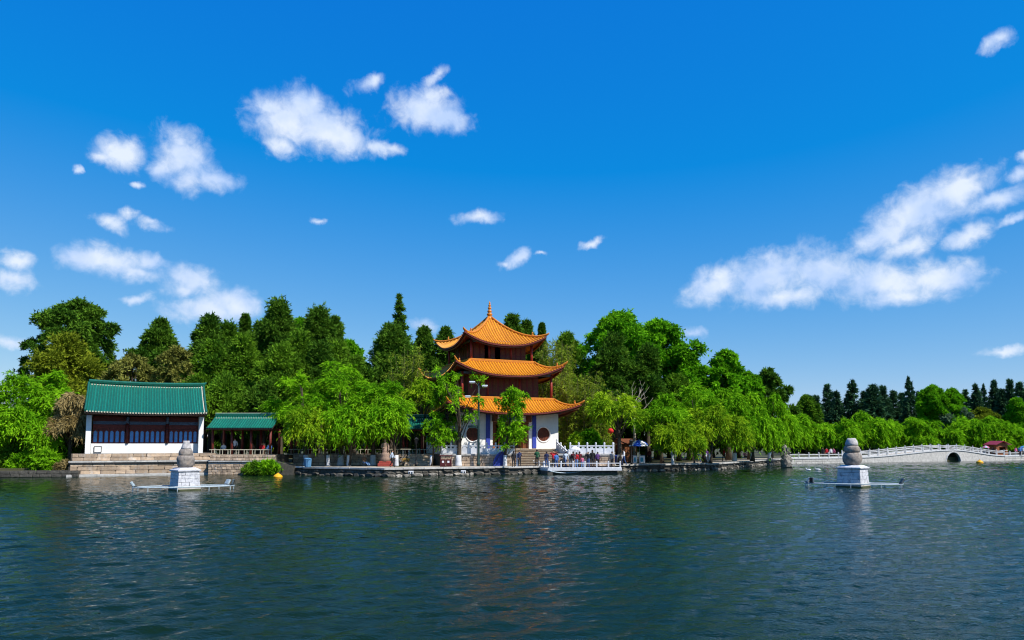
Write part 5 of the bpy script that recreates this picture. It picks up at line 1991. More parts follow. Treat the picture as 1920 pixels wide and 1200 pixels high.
# (label, category, px, top, half, bottom, Y, kind, leaf, kwargs)
TREES = [
    # left background
    ('huge dark spreading cypress towering left of the green-roofed hall', 'tree', 148, 563, 86, 735, 94, 'dome', L_cyp, dict(dens=1.35, clump=.2)),
    ('olive-green rounded tree in front of the huge dark cypress', 'tree', 130, 630, 55, 760, 87, 'cyp', L_olive, dict(dens=.9)),
    ('dark conical cypress rising behind the left end of the green hall', 'tree', 303, 600, 38, 730, 99, 'cyp', L_cyp, {}),
    ('khaki-leaved thin tree behind the green hall roof', 'tree', 250, 668, 62, 760, 90, 'dome', L_khaki, dict(dens=.7)),
    ('greyish brown half-bare tree behind the green hall ridge', 'tree', 332, 652, 42, 760, 90, 'dome', L_khaki, dict(dens=.6)),
    ('dark rounded cypress behind the right end of the green hall', 'tree', 393, 595, 44, 760, 99, 'cyp', L_cyp, {}),
    ('dark pointed fir tip between two rounded cypresses', 'tree', 461, 589, 30, 740, 103, 'cone', L_cyp, {}),
    ('tall dark domed cypress, tallest of the clump above the short gallery', 'tree', 524, 566, 48, 770, 97, 'cyp', L_cyp, {}),
    ('second tall domed cypress of the clump above the gallery', 'tree', 598, 581, 44, 770, 97, 'cyp', L_cyp, {}),
    ('narrow dark cypress at the right shoulder of the domed pair', 'tree', 628, 597, 22, 730, 104, 'cyp', L_cyp, {}),
    ('rounded cypress filling the gap behind the mid-height junipers', 'tree', 428, 612, 46, 760, 101, 'cyp', L_cyp2, {}),
    ('rounded cypress between the pointed fir and the tallest dome', 'tree', 492, 606, 40, 760, 102, 'cyp', L_cyp, {}),
    ('lower cypress in front of the two tall domed cypresses', 'tree', 562, 628, 46, 790, 94, 'cyp', L_cyp2, {}),
    ('broad juniper below the second tall domed cypress', 'tree', 632, 648, 44, 790, 95, 'cyp', L_cyp2, {}),
    ('bright green tree showing between the two domed cypresses', 'tree', 563, 598, 34, 700, 112, 'broad', L_bright, {}),
    ('bright green tree beside the narrow dark cypress', 'tree', 655, 640, 40, 750, 104, 'broad', L_bright, {}),
    ('mid-height juniper in front of the rounded cypress', 'tree', 400, 645, 50, 790, 91, 'cyp', L_cyp2, {}),
    ('mid-height juniper in front of the pointed fir', 'tree', 458, 636, 45, 790, 92, 'cyp', L_cyp2, {}),
    ('broad juniper in front of the tallest domed cypress', 'tree', 530, 652, 46, 800, 90, 'cyp', L_cyp2, {}),
    ('low bushy juniper right behind the short gallery roof', 'tree', 425, 715, 60, 800, 86, 'cyp', L_cyp2, {}),
    ('low dark juniper between the short gallery and willows', 'tree', 497, 720, 40, 800, 87, 'cyp', L_cyp, {}),
    ('broad dark cypress behind the middle willows', 'tree', 600, 650, 50, 800, 92, 'cyp', L_cyp, {}),
    ('dark cypress low behind the willows left of the spire fir', 'tree', 668, 672, 40, 800, 95, 'cyp', L_cyp2, {}),
    ('tall narrow spire fir left of the pavilion', 'tree', 750, 550, 26, 680, 106, 'spruce', L_cyp, dict(dens=1.3)),
    ('rounded dark cypress below the spire fir', 'tree', 735, 612, 52, 760, 100, 'cyp', L_cyp, {}),
    ('small dark cypress between the spire fir and the pavilion', 'tree', 795, 617, 26, 740, 103, 'cyp', L_cyp, {}),
    ('dark cypress partly hidden by the pavilion upper storey', 'tree', 835, 618, 30, 760, 104, 'cyp', L_cyp, {}),
    ('olive bamboo clump left of the pavilion', 'bamboo', 765, 640, 38, 780, 88, 'bamboo', L_bamboo, dict(dens=1.2)),
    ('yellowish bamboo clump beside the pavilion middle roof', 'bamboo', 812, 690, 28, 800, 90, 'bamboo', L_bamboo, dict(dens=.9)),
    ('dark cypress top peeping over the pavilion top roof', 'tree', 960, 595, 30, 740, 113, 'cyp', L_cyp, {}),
    ('second dark cypress top peeping over the pavilion top roof', 'tree', 987, 604, 24, 740, 115, 'cyp', L_cyp, {}),
    ('thin fir tip just right of the pavilion top roof', 'tree', 1016, 608, 14, 740, 112, 'cone', L_cyp, {}),
    ('bamboo grove directly right of the pavilion upper storeys', 'bamboo', 1040, 624, 42, 830, 98, 'bamboo', L_bamboo, dict(dens=2.0)),
    ('dark cypress behind the bamboo grove', 'tree', 1062, 630, 32, 760, 106, 'cyp', L_cyp2, {}),
    ('tall feathery bamboo beside the pavilion lower roof', 'bamboo', 1085, 690, 48, 845, 91, 'bamboo', L_bamboo, dict(dens=2.0)),
    ('feathery bamboo behind the round bushes', 'bamboo', 1118, 730, 40, 845, 90, 'bamboo', L_bamboo, dict(dens=1.6)),
    # right hill
    ('huge bright green broadleaf tree right of the pavilion', 'tree', 1158, 588, 92, 780, 108, 'broad', L_bright, dict(clump=.22, dens=1.1)),
    ('bright green broadleaf tree sloping down beside the huge one', 'tree', 1228, 602, 82, 790, 109, 'broad', L_bright, dict(clump=.24)),
    ('bright green smaller broadleaf below the huge one', 'tree', 1290, 660, 48, 790, 106, 'broad', L_bright, {}),
    ('bright broadleaf with a pointed top above the droopy willows', 'tree', 1362, 658, 38, 790, 106, 'broad', L_bright, {}),
    ('low bright broadleaf at the end of the wooded hill', 'tree', 1402, 700, 32, 800, 108, 'broad', L_bright, {}),
    ('dark grey-green juniper in front of the huge broadleaf tree', 'tree', 1150, 634, 46, 790, 97, 'cyp', L_cyp, dict(dens=.8)),
    ('second dark juniper in front of the bright broadleaf slope', 'tree', 1212, 655, 42, 790, 97, 'cyp', L_cyp, dict(dens=.8)),
    ('dark juniper filling the gap under the sloping broadleaf', 'tree', 1270, 705, 42, 800, 99, 'cyp', L_cyp2, {}),
    # shore willows, left
    ('bright willow at the water steps right of the short gallery', 'willow', 566, 688, 58, 846, 79.5, 'willow', L_willow, dict(wash=True, trunk_px=575)),
    ('tall bright willow in the middle of the promenade row', 'willow', 640, 676, 66, 842, 80, 'willow', L_willow, dict(wash=True, trunk_px=640)),
    ('bright willow leaning over the statue', 'willow', 712, 690, 56, 842, 79.5, 'willow', L_willow, dict(wash=True, trunk_px=700)),
    ('low drooping willow over the promenade edge near the blue sack', 'willow', 596, 746, 62, 855, 77.6, 'willow', L_willow2, dict(wash=True, trunk_px=616, droop=.9)),
    ('low drooping willow over the seated visitor', 'willow', 664, 748, 58, 856, 77.4, 'willow', L_willow, dict(wash=True, trunk_px=655, droop=.9)),
    ('low bright willow beside the statue', 'willow', 730, 742, 44, 838, 77.4, 'willow', L_willow, dict(wash=True, trunk_px=744, droop=.8)),
    ('yellow-green slender tree between the gallery and pavilion', 'tree', 792, 706, 40, 780, 84, 'willow', L_willow2, dict(dens=.6)),
    ('thin-crowned dark-trunked tree before the balustrade', 'tree', 862, 690, 46, 830, 77.8, 'sparse', L_willow, dict(wash=True, trunk_px=860, tr=.26)),
    ('slender young tree with whitewashed base beside the maroon bin', 'tree', 818, 786, 26, 842, 77.6, 'sparse', L_willow, dict(dens=.8, wash=True, trunk_px=809, tr=.12)),
    ('small bright green tree with hanging crown before the pavilion door', 'tree', 960, 728, 30, 850, 77.4, 'sparse', L_willow, dict(dens=2.0, wash=True, trunk_px=947, tr=.16)),
    ('leafy willow screening the left corner of the pavilion', 'willow', 838, 716, 32, 832, 79.6, 'sparse', L_willow, dict(dens=.95, trunk_px=842, tr=.14)),
    # shore willows, right
    ('yellow-green willow with twin trunks right of the landing stage', 'willow', 1156, 728, 50, 808, 81, 'willow', L_willow2, dict(wash=True, trunk_px=1161, dens=.8, tr=.28)),
    ('bright willow above the blue and white parasol', 'willow', 1240, 738, 50, 822, 88, 'willow', L_willow, dict(trunk_px=1240)),
    ('tall bright willow behind the slim lantern post', 'willow', 1295, 714, 60, 846, 91, 'willow', L_willow, dict(wash=True, trunk_px=1320)),
    ('olive drooping willow beside the parasol stall', 'willow', 1272, 786, 42, 858, 82.5, 'willow', L_willow2, dict(wash=True, trunk_px=1260, droop=.9)),
    ('yellow-green willow overhanging the quay bend', 'willow', 1340, 752, 58, 856, 87.5, 'willow', L_willow2, dict(wash=True, trunk_px=1330, droop=.9)),
    ('tall weeping willow behind the quay bend', 'willow', 1372, 722, 50, 850, 98, 'weep', L_willow, dict(wash=True, trunk_px=1376)),
    ('weeping willow with long curtains near the rockery', 'willow', 1412, 728, 42, 858, 98, 'weep', L_willow, dict(wash=True, trunk_px=1409)),
    ('last weeping willow of the promenade beside the rockery', 'willow', 1450, 718, 42, 862, 108, 'weep', L_willow, dict(wash=True, trunk_px=1442)),
    # far left foreground
    ('bright bushy willow at the picture-edge bank left of the hall', 'willow', 36, 688, 78, 880, 74, 'willow', L_willow, dict(dens=1.7)),
    ('bright arching willow beside the dry brown creeper', 'willow', 104, 694, 50, 850, 75, 'willow', L_willow, dict(dens=1.4)),
    ('low yellow-green willow bush over the left bank wall', 'willow', 56, 775, 54, 885, 73, 'willow', L_willow, dict(droop=.9)),
    ('dry brown creeper-covered tree against the green hall', 'tree', 138, 702, 34, 868, 73.6, 'weep', L_brown, dict(dens=1.5, droop=1.1)),
    ('dark shrub tree in the shade of the left bank willows', 'tree', 20, 790, 55, 885, 77, 'dome', L_cyp, {}),
    ('dark shrub beside the hall end wall', 'tree', 128, 790, 40, 885, 76, 'dome', L_cyp2, {}),
]
for (lab, cat, px, top, half, bottom, Y, kind, leaf, kw) in TREES:
    nm = {'willow': 'willow_tree', 'bamboo': 'bamboo_clump'}.get(cat, 'tree')
    make_tree(lab, cat, px, top, half, bottom, Y, kind, leaf, name=nm, **kw)

# shrubs
make_tree('round bright yellow-green bush behind the marble balustrade', 'bush', 1081, 817, 13, 848, 80.6, 'shrub', L_willow2, name='bush', base_z=2.05)
make_tree('round darker green bush behind the marble balustrade', 'bush', 1107, 810, 20, 848, 83.5, 'shrub', L_bright, name='bush', base_z=2.05)
make_tree('low green reed clump growing at the foot of the rubble terrace', 'reeds', 476, 872, 26, 891, 74.5, 'shrub', L_cyp2, name='reed_clump', base_z=0.05, dens=1.2)
make_tree('taller yellow-green reed clump at the corner of the rubble terrace', 'reeds', 503, 868, 24, 891, 74.5, 'shrub', L_willow, name='reed_clump', base_z=0.05, dens=1.1)
make_tree('green shrub overhanging the water left of the hall terrace', 'bush', 92, 846, 38, 892, 72.3, 'shrub', L_willow, name='bush', base_z=0.1)
make_tree('dry reddish shrub at the corner of the hall terrace', 'bush', 124, 868, 20, 892, 71.7, 'shrub', L_brown, name='bush', base_z=0.1, dens=.6)

make_tree('dark green shrub hanging over the bank wall at its outer end', 'bush', 18, 842, 44, 893, 73.0, 'shrub', L_cyp2, name='bush', base_z=0.1)
make_tree('mid green shrub on the bank wall below the left willows', 'bush', 56, 852, 34, 893, 72.4, 'shrub', L_willow, name='bush', base_z=0.1)
# bare pale tree
c = at(1188, 800, 93)
P = thing('bare_tree', 'bare pale tree with leafless white branches above the willows', 'tree', (c.x, 93, GZ))
mb = MB()
mb.tube([(0, 0, 0), (.1, 0, 3.5), (.05, 0, 7.2)], [.22, .17, .12], 8)
br = random.Random(5)
for k in range(9):
    s0 = Vector((.06, 0, br.uniform(5.4, 7.2)))
    d = Vector((br.uniform(-1, 1), br.uniform(-.5, .5), br.uniform(.35, 1.1))).normalized()
    pts = [s0]
    for q in range(4):
        d = (d + Vector((br.uniform(-.35, .35), br.uniform(-.3, .3), br.uniform(-.15, .3)))).normalized()
        pts.append(pts[-1] + d * br.uniform(.5, .85))
        if q:
            e = (d + Vector((br.uniform(-.9, .9), br.uniform(-.6, .6), br.uniform(-.2, .7)))).normalized()
            mb.tube([pts[-1], pts[-1] + e * .5, pts[-1] + e * .9 + Vector((0, 0, .1))], [.025, .016, .007], 5)
    mb.tube(pts, [.07, .055, .042, .03, .012], 6)
mb.build('trunk', M_palebark, P, smooth=True)

# ------------------------------------------------------------------ far right woods
rr = random.Random(11)
FARC = [(1512, 752, 14), (1530, 742, 18), (1551, 720, 17), (1568, 735, 16), (1596, 712, 28), (1620, 735, 20), (1636, 722, 20), (1655, 724, 18), (1674, 732, 18), (1690, 738, 16), (1704, 706, 19), (1722, 735, 14), (1735, 742, 14),
        (1762, 745, 14), (1810, 730, 15), (1829, 722, 16), (1843, 720, 14), (1863, 714, 16), (1878, 730, 14), (1893, 712, 16), (1912, 716, 18), (1940, 722, 18), (1962, 715, 18)]
for (px, top, half) in FARC:
    make_tree('tallest dark conifer spire of the row behind the bridge willows' if px == 1704 else 'broadest dark conifer of the row behind the bridge willows' if px == 1596 else 'dark pointed conifer in the row behind the bridge willows', 'conifer', px, top, half * 1.3, 805, rr.uniform(168, 182), 'spruce', L_spruce, name='conifer', group='conifers behind the bridge', share=('conifer', 6), lsz=1.1, dens=1.0)
for (px, top, half) in ((1480, 770, 30), (1510, 775, 28), (1545, 782, 30), (1580, 778, 30), (1610, 772, 32), (1645, 770, 34), (1680, 782, 30), (1715, 780, 30), (1750, 790, 28), (1785, 792, 30), (1815, 775, 34), (1845, 778, 30), (1880, 788, 30), (1915, 795, 30), (1950, 790, 32)):
    make_tree('bright green willow in the row right behind the arched bridge', 'willow', px, top, half * 1.15, 858, rr.uniform(151, 157), 'willow', L_willow, name='willow_tree', group='willows behind the bridge', share=('farwillow', 4), lsz=1.05, droop=.9, dens=.9)
for (px, top, half, lf, lab) in ((1748, 724, 34, L_bright, 'bright rounded broadleaf tree standing among the far conifers'), (1785, 730, 26, L_bright, 'smaller bright broadleaf tree beside the rounded one among the far conifers'), (1906, 748, 24, L_bright, 'bright broadleaf tree above the red-roofed kiosk'),
                                 (1780, 758, 40, L_grey, 'grey-green rounded tree above the bridge crest'), (1840, 765, 34, L_olive, 'olive rounded tree between grey-green tree and kiosk'), (1512, 742, 26, L_cyp2, 'dark rounded tree at the left end of the far conifers')):
    make_tree(lab, 'tree', px, top, half, 840, 163, 'dome', lf, name='tree', lsz=1.0)
# back row of woodland that closes the view behind the park
for i in range(26):
    px = 330 + i * 44 + rr.uniform(-12, 12)
    make_tree('plain dark tree in the shaded wood behind the park', 'tree', px, rr.uniform(690, 715), 44, 845, rr.uniform(118, 124), 'dome', L_cyp, name='tree', group='dark back row of the wood', share=('back', 3), dens=.45, lsz=1.5)
for i in range(16):
    px = 1470 + i * 32 + rr.uniform(-8, 8)
    make_tree('plain dark tree in the shaded wood behind the bridge', 'tree', px, rr.uniform(770, 785), 30, 856, rr.uniform(186, 194), 'dome', L_spruce, name='tree', group='dark back row behind the bridge', share=('back2', 3), dens=.4, lsz=1.6)

# ================================================================== PEOPLE
SKIN = mat('skin', (0.42, 0.24, 0.15), (0.36, 0.2, 0.12), 8, .6)
HAIR = mat('black_hair', (0.012, 0.01, 0.009), (0.008, 0.007, 0.006), 9, .5)
SHOE = mat('dark_shoe', (0.02, 0.018, 0.018), (0.015, 0.013, 0.013), 9, .5)
CL = {}


def cloth(c):
    k = 'cloth_%s' % c
    cols = dict(navy=(.02, .03, .09), green=(.02, .10, .045), red=(.55, .02, .03), blue=(.07, .20, .52), white=(.75, .75, .76), black=(.015, .015, .017), maroon=(.10, .015, .02), purple=(.09, .035, .15),
                jeans=(.05, .10, .26), lightjeans=(.16, .30, .55), grey=(.22, .22, .23), pink=(.65, .16, .28), dark=(.03, .03, .035), brown=(.16, .09, .05), pale=(.45, .52, .62), orange=(.6, .16, .04))
    c1 = cols[c]
    return mat(k, c1, tuple(x * .75 for x in c1), 9, .85)


def person(label, px, py, z, rz, top, legs, pose='stand', H=1.66, pos=None, group='visitors on the promenade'):
    c = Vector(pos) if pos else on(px, py, z)
    s_ = H / 1.70
    # joint table in metres for a 1.70 m figure, facing -y
    J = dict(pel=(0, 0, .92), chest=(0, .01, 1.28), neck=(0, .0, 1.43), head=(0, -.015, 1.56), crown=(0, -.005, 1.66),
             shl=(-.19, .01, 1.36), shr=(.19, .01, 1.36), ell=(-.25, .03, 1.09), elr=(.25, .03, 1.09), wrl=(-.24, -.06, .86), wrr=(.24, -.06, .86),
             hil=(-.1, 0, .88), hir=(.1, 0, .88), knl=(-.11, -.02, .49), knr=(.11, -.02, .49), anl=(-.12, .03, .09), anr=(.12, .03, .09), tol=(-.14, -.14, .035), tor=(.14, -.14, .035))
    if pose == 'walk':
        J.update(knl=(-.1, -.16, .50), anl=(-.11, -.18, .09), tol=(-.11, -.35, .04), knr=(.1, .06, .49), anr=(.11, .26, .13), tor=(.12, .12, .04), ell=(-.25, .14, 1.1), wrl=(-.22, .16, .87), elr=(.25, -.08, 1.1), wrr=(.22, -.24, .92))
    elif pose == 'photo':
        J.update(ell=(-.33, -.12, 1.22), wrl=(-.12, -.24, 1.50), elr=(.33, -.12, 1.22), wrr=(.12, -.24, 1.50))
    elif pose == 'armup':
        J.update(ell=(-.40, -.02, 1.40), wrl=(-.17, -.12, 1.52), elr=(.40, -.02, 1.40), wrr=(.17, -.12, 1.52))
    elif pose == 'hold':
        J.update(elr=(.26, -.02, 1.1), wrr=(.16, -.24, 1.2))
    elif pose == 'bend':
        J.update(chest=(0, -.28, 1.16), neck=(0, -.40, 1.24), head=(0, -.5, 1.27), crown=(0, -.58, 1.3), shl=(-.19, -.33, 1.2), shr=(.19, -.33, 1.2), ell=(-.22, -.42, .95), elr=(.22, -.42, .95), wrl=(-.15, -.52, .75), wrr=(.15, -.52, .75))
    elif pose == 'sit':
        dz = -.47
        for k in list(J):
            if k[:2] not in ('kn', 'an', 'to'):
                J[k] = (J[k][0], J[k][1], J[k][2] + dz)
        J.update(knl=(-.13, -.42, .50), knr=(.13, -.42, .50), anl=(-.14, -.46, .09), anr=(.14, -.46, .09), tol=(-.14, -.63, .035), tor=(.14, -.63, .035), wrl=(-.16, -.3, .55), wrr=(.16, -.3, .55), ell=(-.26, -.05, .68), elr=(.26, -.05, .68))
    elif pose == 'lounge':
        dz = -.47
        for k in list(J):
            if k[:2] not in ('kn', 'an', 'to'):
                J[k] = (J[k][0], J[k][1] + .12 * (J[k][2] - .9), J[k][2] + dz)
        J.update(knl=(-.12, -.42, .40), knr=(.12, -.42, .42), anl=(-.12, -.80, .10), anr=(.13, -.78, .10), tol=(-.12, -.90, .2), tor=(.14, -.88, .2), wrl=(-.16, -.25, .5), wrr=(.16, -.25, .5), ell=(-.26, 0, .68), elr=(.26, 0, .68))
    elif pose == 'crouch':
        dz = -.60
        for k in list(J):
            if k[:2] not in ('kn', 'an', 'to'):
                J[k] = (J[k][0], J[k][1] + .05 - .25 * (J[k][2] - .9), J[k][2] + dz)
        J.update(knl=(-.16, -.32, .48), knr=(.16, -.32, .48), anl=(-.14, -.06, .09), anr=(.14, -.06, .09), tol=(-.15, -.24, .035), tor=(.15, -.24, .035), wrl=(-.12, -.48, .5), wrr=(.12, -.48, .5), ell=(-.24, -.25, .52), elr=(.24, -.25, .52))
    rad = dict(pel=(.155, .115), chest=(.165, .115), neck=(.058, .06), head=(.088, .10), crown=(.06, .07), shl=(.07, .07), shr=(.07, .07), ell=(.05, .05), elr=(.05, .05), wrl=(.034, .036), wrr=(.034, .036),
               hil=(.10, .10), hir=(.10, .10), knl=(.066, .07), knr=(.066, .07), anl=(.045, .048), anr=(.045, .048), tol=(.042, .032), tor=(.042, .032))
    E = [('pel', 'chest', 0), ('chest', 'neck', 0), ('neck', 'head', 2), ('head', 'crown', 2), ('chest', 'shl', 0), ('chest', 'shr', 0), ('shl', 'ell', 0), ('shr', 'elr', 0), ('ell', 'wrl', 0), ('elr', 'wrr', 0),
         ('pel', 'hil', 1), ('pel', 'hir', 1), ('hil', 'knl', 1), ('hir', 'knr', 1), ('knl', 'anl', 1), ('knr', 'anr', 1), ('anl', 'tol', 3), ('anr', 'tor', 3)]
    names = list(J)
    idx = {n: i for i, n in enumerate(names)}
    me = bpy.data.meshes.new('sk')
    me.from_pydata([J[n] for n in names], [(idx[a], idx[b]) for a, b, _ in E], [])
    to = bpy.data.objects.new('sk', me)
    COL.objects.link(to)
    md = to.modifiers.new('s', 'SKIN')
    md.use_smooth_shade = True
    for n in names:
        sv = me.skin_vertices[0].data[idx[n]]
        sv.radius = rad[n]
        sv.use_root = n == 'pel'
    sb = to.modifiers.new('u', 'SUBSURF')
    sb.levels = sb.render_levels = 1
    dg = bpy.context.evaluated_depsgraph_get()
    bme = bpy.data.meshes.new_from_object(to.evaluated_get(dg))
    bpy.data.objects.remove(to)
    bm = bmesh.new()
    bm.from_mesh(bme)
    # hands: palm and five fingers, joined into the body mesh
    hb = MB()
    for sd, w, e in ((-1, 'wrl', 'ell'), (1, 'wrr', 'elr')):
        W_, E_ = Vector(J[w]), Vector(J[e])
        d = (W_ - E_).normalized()
        side = d.cross(Vector((0, -1, .3))).normalized()
        nrm = d.cross(side).normalized()
        hb.tube([W_ - d * .02, W_ + d * .03, W_ + d * .085], [.03, .042, .036], 6)
        for k, (o_, ln) in enumerate(((-.03, .07), (-.01, .08), (.011, .075), (.03, .058))):
            b0_ = W_ + d * .08 + side * o_
            hb.tube([b0_, b0_ + d * ln * .55 + nrm * .008, b0_ + d * ln * .85 + nrm * .03], [.0095, .009, .006], 5)
        b0_ = W_ + d * .02 + side * -.036 * sd
        hb.tube([b0_, b0_ + d * .035 - side * .02 * sd, b0_ + d * .065 - side * .022 * sd + nrm * .01], [.012, .011, .007], 5)
    # face: nose and ears
    Hd = Vector(J['head'])
    hb.tube([Hd + Vector((0, -.095, .02)), Hd + Vector((0, -.122, -.012)), Hd + Vector((0, -.098, -.02))], [.008, .016, .01], 5)
    for sd in (-1, 1):
        hb.tube([Hd + Vector((sd * .085, 0, .02)), Hd + Vector((sd * .1, .005, -.005)), Hd + Vector((sd * .085, 0, -.03))], [.01, .018, .01], 5)
    hm = hb.mesh('h', SKIN)
    n0 = len(bm.faces)
    bm.from_mesh(hm)
    bpy.data.meshes.remove(hm)
    bm.faces.ensure_lookup_table()
    for i, f in enumerate(bm.faces):
        f.smooth = True
        if i >= n0:
            f.material_index = 2
            continue
        cc = f.calc_center_median()
        best, bi = 9, 0
        for a, b, mi in E:
            A_, B_ = Vector(J[a]), Vector(J[b])
            t = max(0, min(1, (cc - A_).dot(B_ - A_) / (B_ - A_).length_squared))
            dd = (cc - A_.lerp(B_, t)).length / (.5 * (rad[a][0] + rad[b][0]) + .03)
            if dd < best:
                best, bi = dd, mi
        f.material_index = bi
    out = bpy.data.meshes.new('body')
    bm.to_mesh(out)
    bm.free()
    bpy.data.meshes.remove(bme)
    for m_ in (cloth(top), cloth(legs), SKIN, SHOE):
        out.materials.append(m_)
    P = thing('person', label, 'person', c, rz, group)
    P.scale = (s_, s_, s_)
    obj('body', out, P)
    # hair cap: back and top of the skull
    hc = MB()
    up = (Vector(J['crown']) - Hd).normalized()
    fw = Vector((0, -1, 0)) - up * up.dot(Vector((0, -1, 0)))
    fw.normalize()
    sd_ = up.cross(fw)
    vs, fs = [], []
    for i in range(7):
        a = math.pi * .62 * i / 6
        for k in range(12):
            b_ = 2 * math.pi * k / 12
            lim = a if math.cos(b_) < .3 else min(a, math.pi * .30)
            v = up * math.cos(lim) * .118 + (fw * math.cos(b_) * .108 + sd_ * math.sin(b_) * .098) * math.sin(lim)
            vs.append(Hd + up * .035 + v - fw * .012)
    for i in range(6):
        for k in range(12):
            fs.append((i * 12 + k, (i + 1) * 12 + k, (i + 1) * 12 + (k + 1) % 12, i * 12 + (k + 1) % 12))
    hc.add(vs, fs).build('hair', HAIR, P, smooth=True)
    return P


BK = math.pi   # facing away from the camera
person('person in dark navy jacket standing beside the small wooden booth', 974, 874.68, GZ, .6, 'navy', 'dark', 'hold')
person('person in green jacket and black trousers at the foot of the stairs', 1007, 874.28, GZ, BK, 'green', 'black', 'hold', H=1.72)
person('person in navy jacket and dark trousers standing next to the green jacket', 1025, 876.55, .65, BK - .3, 'navy', 'jeans')
person('person in red top with both arms raised to the head', 1038, 876.55, .65, 0.3, 'red', 'dark', 'armup', H=1.74)
person('person with blue top and jeans in front of the red top', 1043, 876.86, .65, BK, 'blue', 'jeans', 'hold', H=1.5)
person('person in black crouching beside the sloping balustrade', 1051, 876.78, .65, 1.2, 'black', 'dark', 'crouch')
person('person in pale blue shirt and jeans in the middle of the group', 1061, 876.55, .65, BK + .5, 'pale', 'jeans', 'walk')
person('person in black bending forward in the middle of the group', 1068, 876.78, .65, 1.3, 'black', 'grey', 'bend')
person('person in maroon jacket under the white umbrella', 1075, 876.55, .65, BK, 'maroon', 'grey', 'hold')
person('person in bright red jacket and light jeans', 1081, 877.18, .65, BK - .4, 'red', 'lightjeans', 'hold', H=1.58)
person('person in dark maroon coat beside the bright red jacket', 1087, 876.55, .65, BK, 'maroon', 'black')
person('person in dark jacket and jeans leaning over a phone', 1103, 876.58, .65, -.8, 'dark', 'jeans', 'photo', H=1.62)
person('tall person in black beside the purple jacket', 1111, 876.55, .65, BK, 'black', 'dark', 'stand', H=1.82)
person('person in purple jacket with black trousers', 1121, 876.55, .65, BK + .3, 'purple', 'black', 'stand', H=1.6)
person('person in grey jacket waiting beside the deep blue bin', 1148, 876.55, .65, 2.2, 'grey', 'dark', 'stand')
person('person in white shirt passing the deep blue bin', 1170, 872.6, GZ, -1.4, 'white', 'jeans', 'walk', H=1.7)
person('person in black reading the poster on the small wooden booth', 963, 875.6, GZ, BK + .5, 'black', 'dark', 'stand', H=1.6)
person('child-sized visitor in pink beside the bright red jacket', 1092, 877.00, .65, BK, 'pink', 'lightjeans', 'stand', H=1.15)
person('person in pale blue walking past the statue', 735, 876.0, GZ, 1.5, 'pale', 'dark', 'walk')
person('person in navy strolling behind the slim lantern post', 1310, 867.0, GZ, 1.4, 'navy', 'jeans', 'walk')
person('person in red strolling under the tall weeping willow', 1358, 864.5, GZ, -1.4, 'red', 'dark', 'walk')
pu = on(1078, 874.5, GZ)
parasol('white umbrella held above the visitors on the landing', (pu.x, pu.y - .15, GZ + .9), 1.15, .55, M_signw, M_signw)
person('person standing by the maroon wall of the small wooden booth', 950, 872.4, GZ, .2, 'white', 'dark', 'stand', group='visitors by the booth')
person('person in light jeans lounging on a low stone seat under the willows', 683, 874.5, GZ, 0.9, 'brown', 'lightjeans', 'lounge')
sc_ = on(684.5, 874.0, GZ)
P = thing('stone_bench', 'low stone bench under the lounging visitor', 'bench', (sc_.x + .05, sc_.y + .12, GZ), .9)
MB().box((0, .05, .34), (.7, .5, .1), bev=.02).build('seat_slab', M_rock, P)
for s2 in (-1, 1):
    MB().box((s2 * .22, .05, .15), (.16, .36, .3), bev=.02).build('leg', M_rock, P)
person('person in blue top standing behind the iron railing', 682, 0, 0, BK, 'blue', 'dark', pos=(at(682, 850, 82.2).x, 82.4, 2.0), group='visitors in the galleries')
person('person in white and dark clothes under the willow by the stall', 1262, 868.8, GZ, .4, 'pale', 'dark', 'stand', H=1.75)
person('person in purple clothes beyond the quay bend', 1325, 866.8, GZ, 0, 'purple', 'dark')
person('person in pink sitting on the low wall under the weeping willows', 1397, 861.5, GZ, 0, 'pink', 'dark', 'sit')
person('person in red near the stall freezers', 1218, 868, GZ, -.5, 'maroon', 'dark', 'stand')
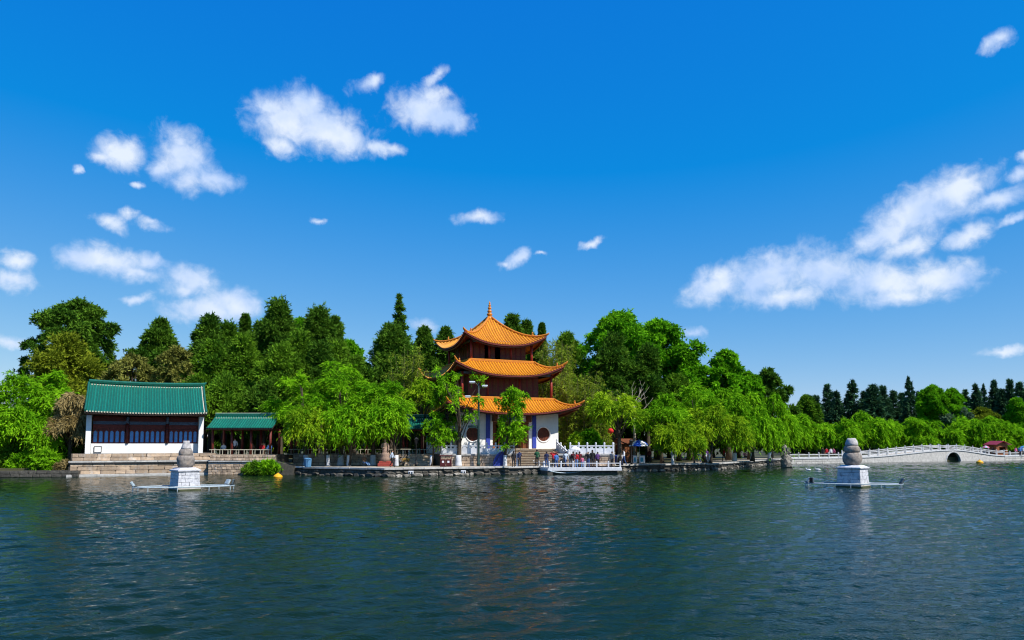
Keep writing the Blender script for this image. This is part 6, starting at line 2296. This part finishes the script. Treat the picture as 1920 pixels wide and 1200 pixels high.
for (px, top, pose, lab) in ((419, 'white', 'sit', 'person in white sitting in the short gallery nearest the hall'), (440, 'white', 'stand', 'person in white standing mid-way in the short gallery'), (473, 'brown', 'sit', 'person in brown sitting in the short gallery'), (491, 'red', 'sit', 'person in red sitting in the short gallery'), (505, 'blue', 'sit', 'person in blue sitting at the far end of the short gallery')):
    p = at(px, 850, 78.2)
    person(lab, 0, 0, 0, 0, top, 'dark', pose, pos=(p.x, 78.2, 2.0), group='visitors in the galleries')
    if pose == 'sit':
        P = thing('stool', 'plain wooden stool under a seated gallery visitor', 'stool', (p.x, 78.32, 2.0), 0, 'stools in the short gallery')
        MB().box((0, 0, .32), (.42, .36, .06), bev=.01).build('seat', M_brown, P)
        for a_ in (-1, 1):
            for b_ in (-1, 1):
                MB().box((a_ * .16, b_ * .13, .15), (.05, .05, .3)).build('leg', M_brown, P)
for (px, top, lab) in ((544, 'red', 'person in red standing in the long gallery behind the ramp wall'), (558, 'orange', 'person in orange standing in the long gallery'), (603, 'pale', 'person in pale blue standing in the long gallery')):
    p = at(px, 850, 83)
    person(lab, 0, 0, 0, 0, top, 'dark', pos=(p.x, 83.0, 2.0), group='visitors in the galleries')
for (px, top, lab) in ((1543, 'dark', 'person in dark clothes on the causeway behind the stupa'), (1550, 'red', 'person in red jacket on the causeway behind the stupa'), (1558, 'white', 'person in white on the causeway behind the stupa'), (1563, 'pink', 'person in pink on the causeway behind the stupa'),
                       (1862, 'dark', 'person in dark clothes at the foot of the bridge'), (1870, 'navy', 'person in navy at the foot of the bridge'), (1905, 'pink', 'person in pink at the kiosk counter'), (1913, 'blue', 'person in blue beside the kiosk counter'), (1919, 'white', 'person in white beside the kiosk')):
    Yp = 121 if px < 1600 else 142.0
    p = at(px, 850, Yp)
    person(lab, 0, 0, 0, random.uniform(-1, 1), top, 'dark', pos=(p.x, Yp, .78 if px < 1600 else .79), group='visitors beyond the lake')
p = at(1849, 850, 141.5)
parasol('blue and pink umbrella at the foot of the arched bridge', (p.x, 141.5, .79), 1.95, .65, cloth('pale'), cloth('pink'))
p = at(1912, 850, 144)
parasol('large teal parasol beside the red-roofed kiosk', (p.x + .5, 143.6, .79), 1.9, 1.0, mat('teal_cloth', (0.03, 0.28, 0.30), (0.02, 0.2, 0.22), 5), cloth('blue'))
print('LEAVES', STAT[0])
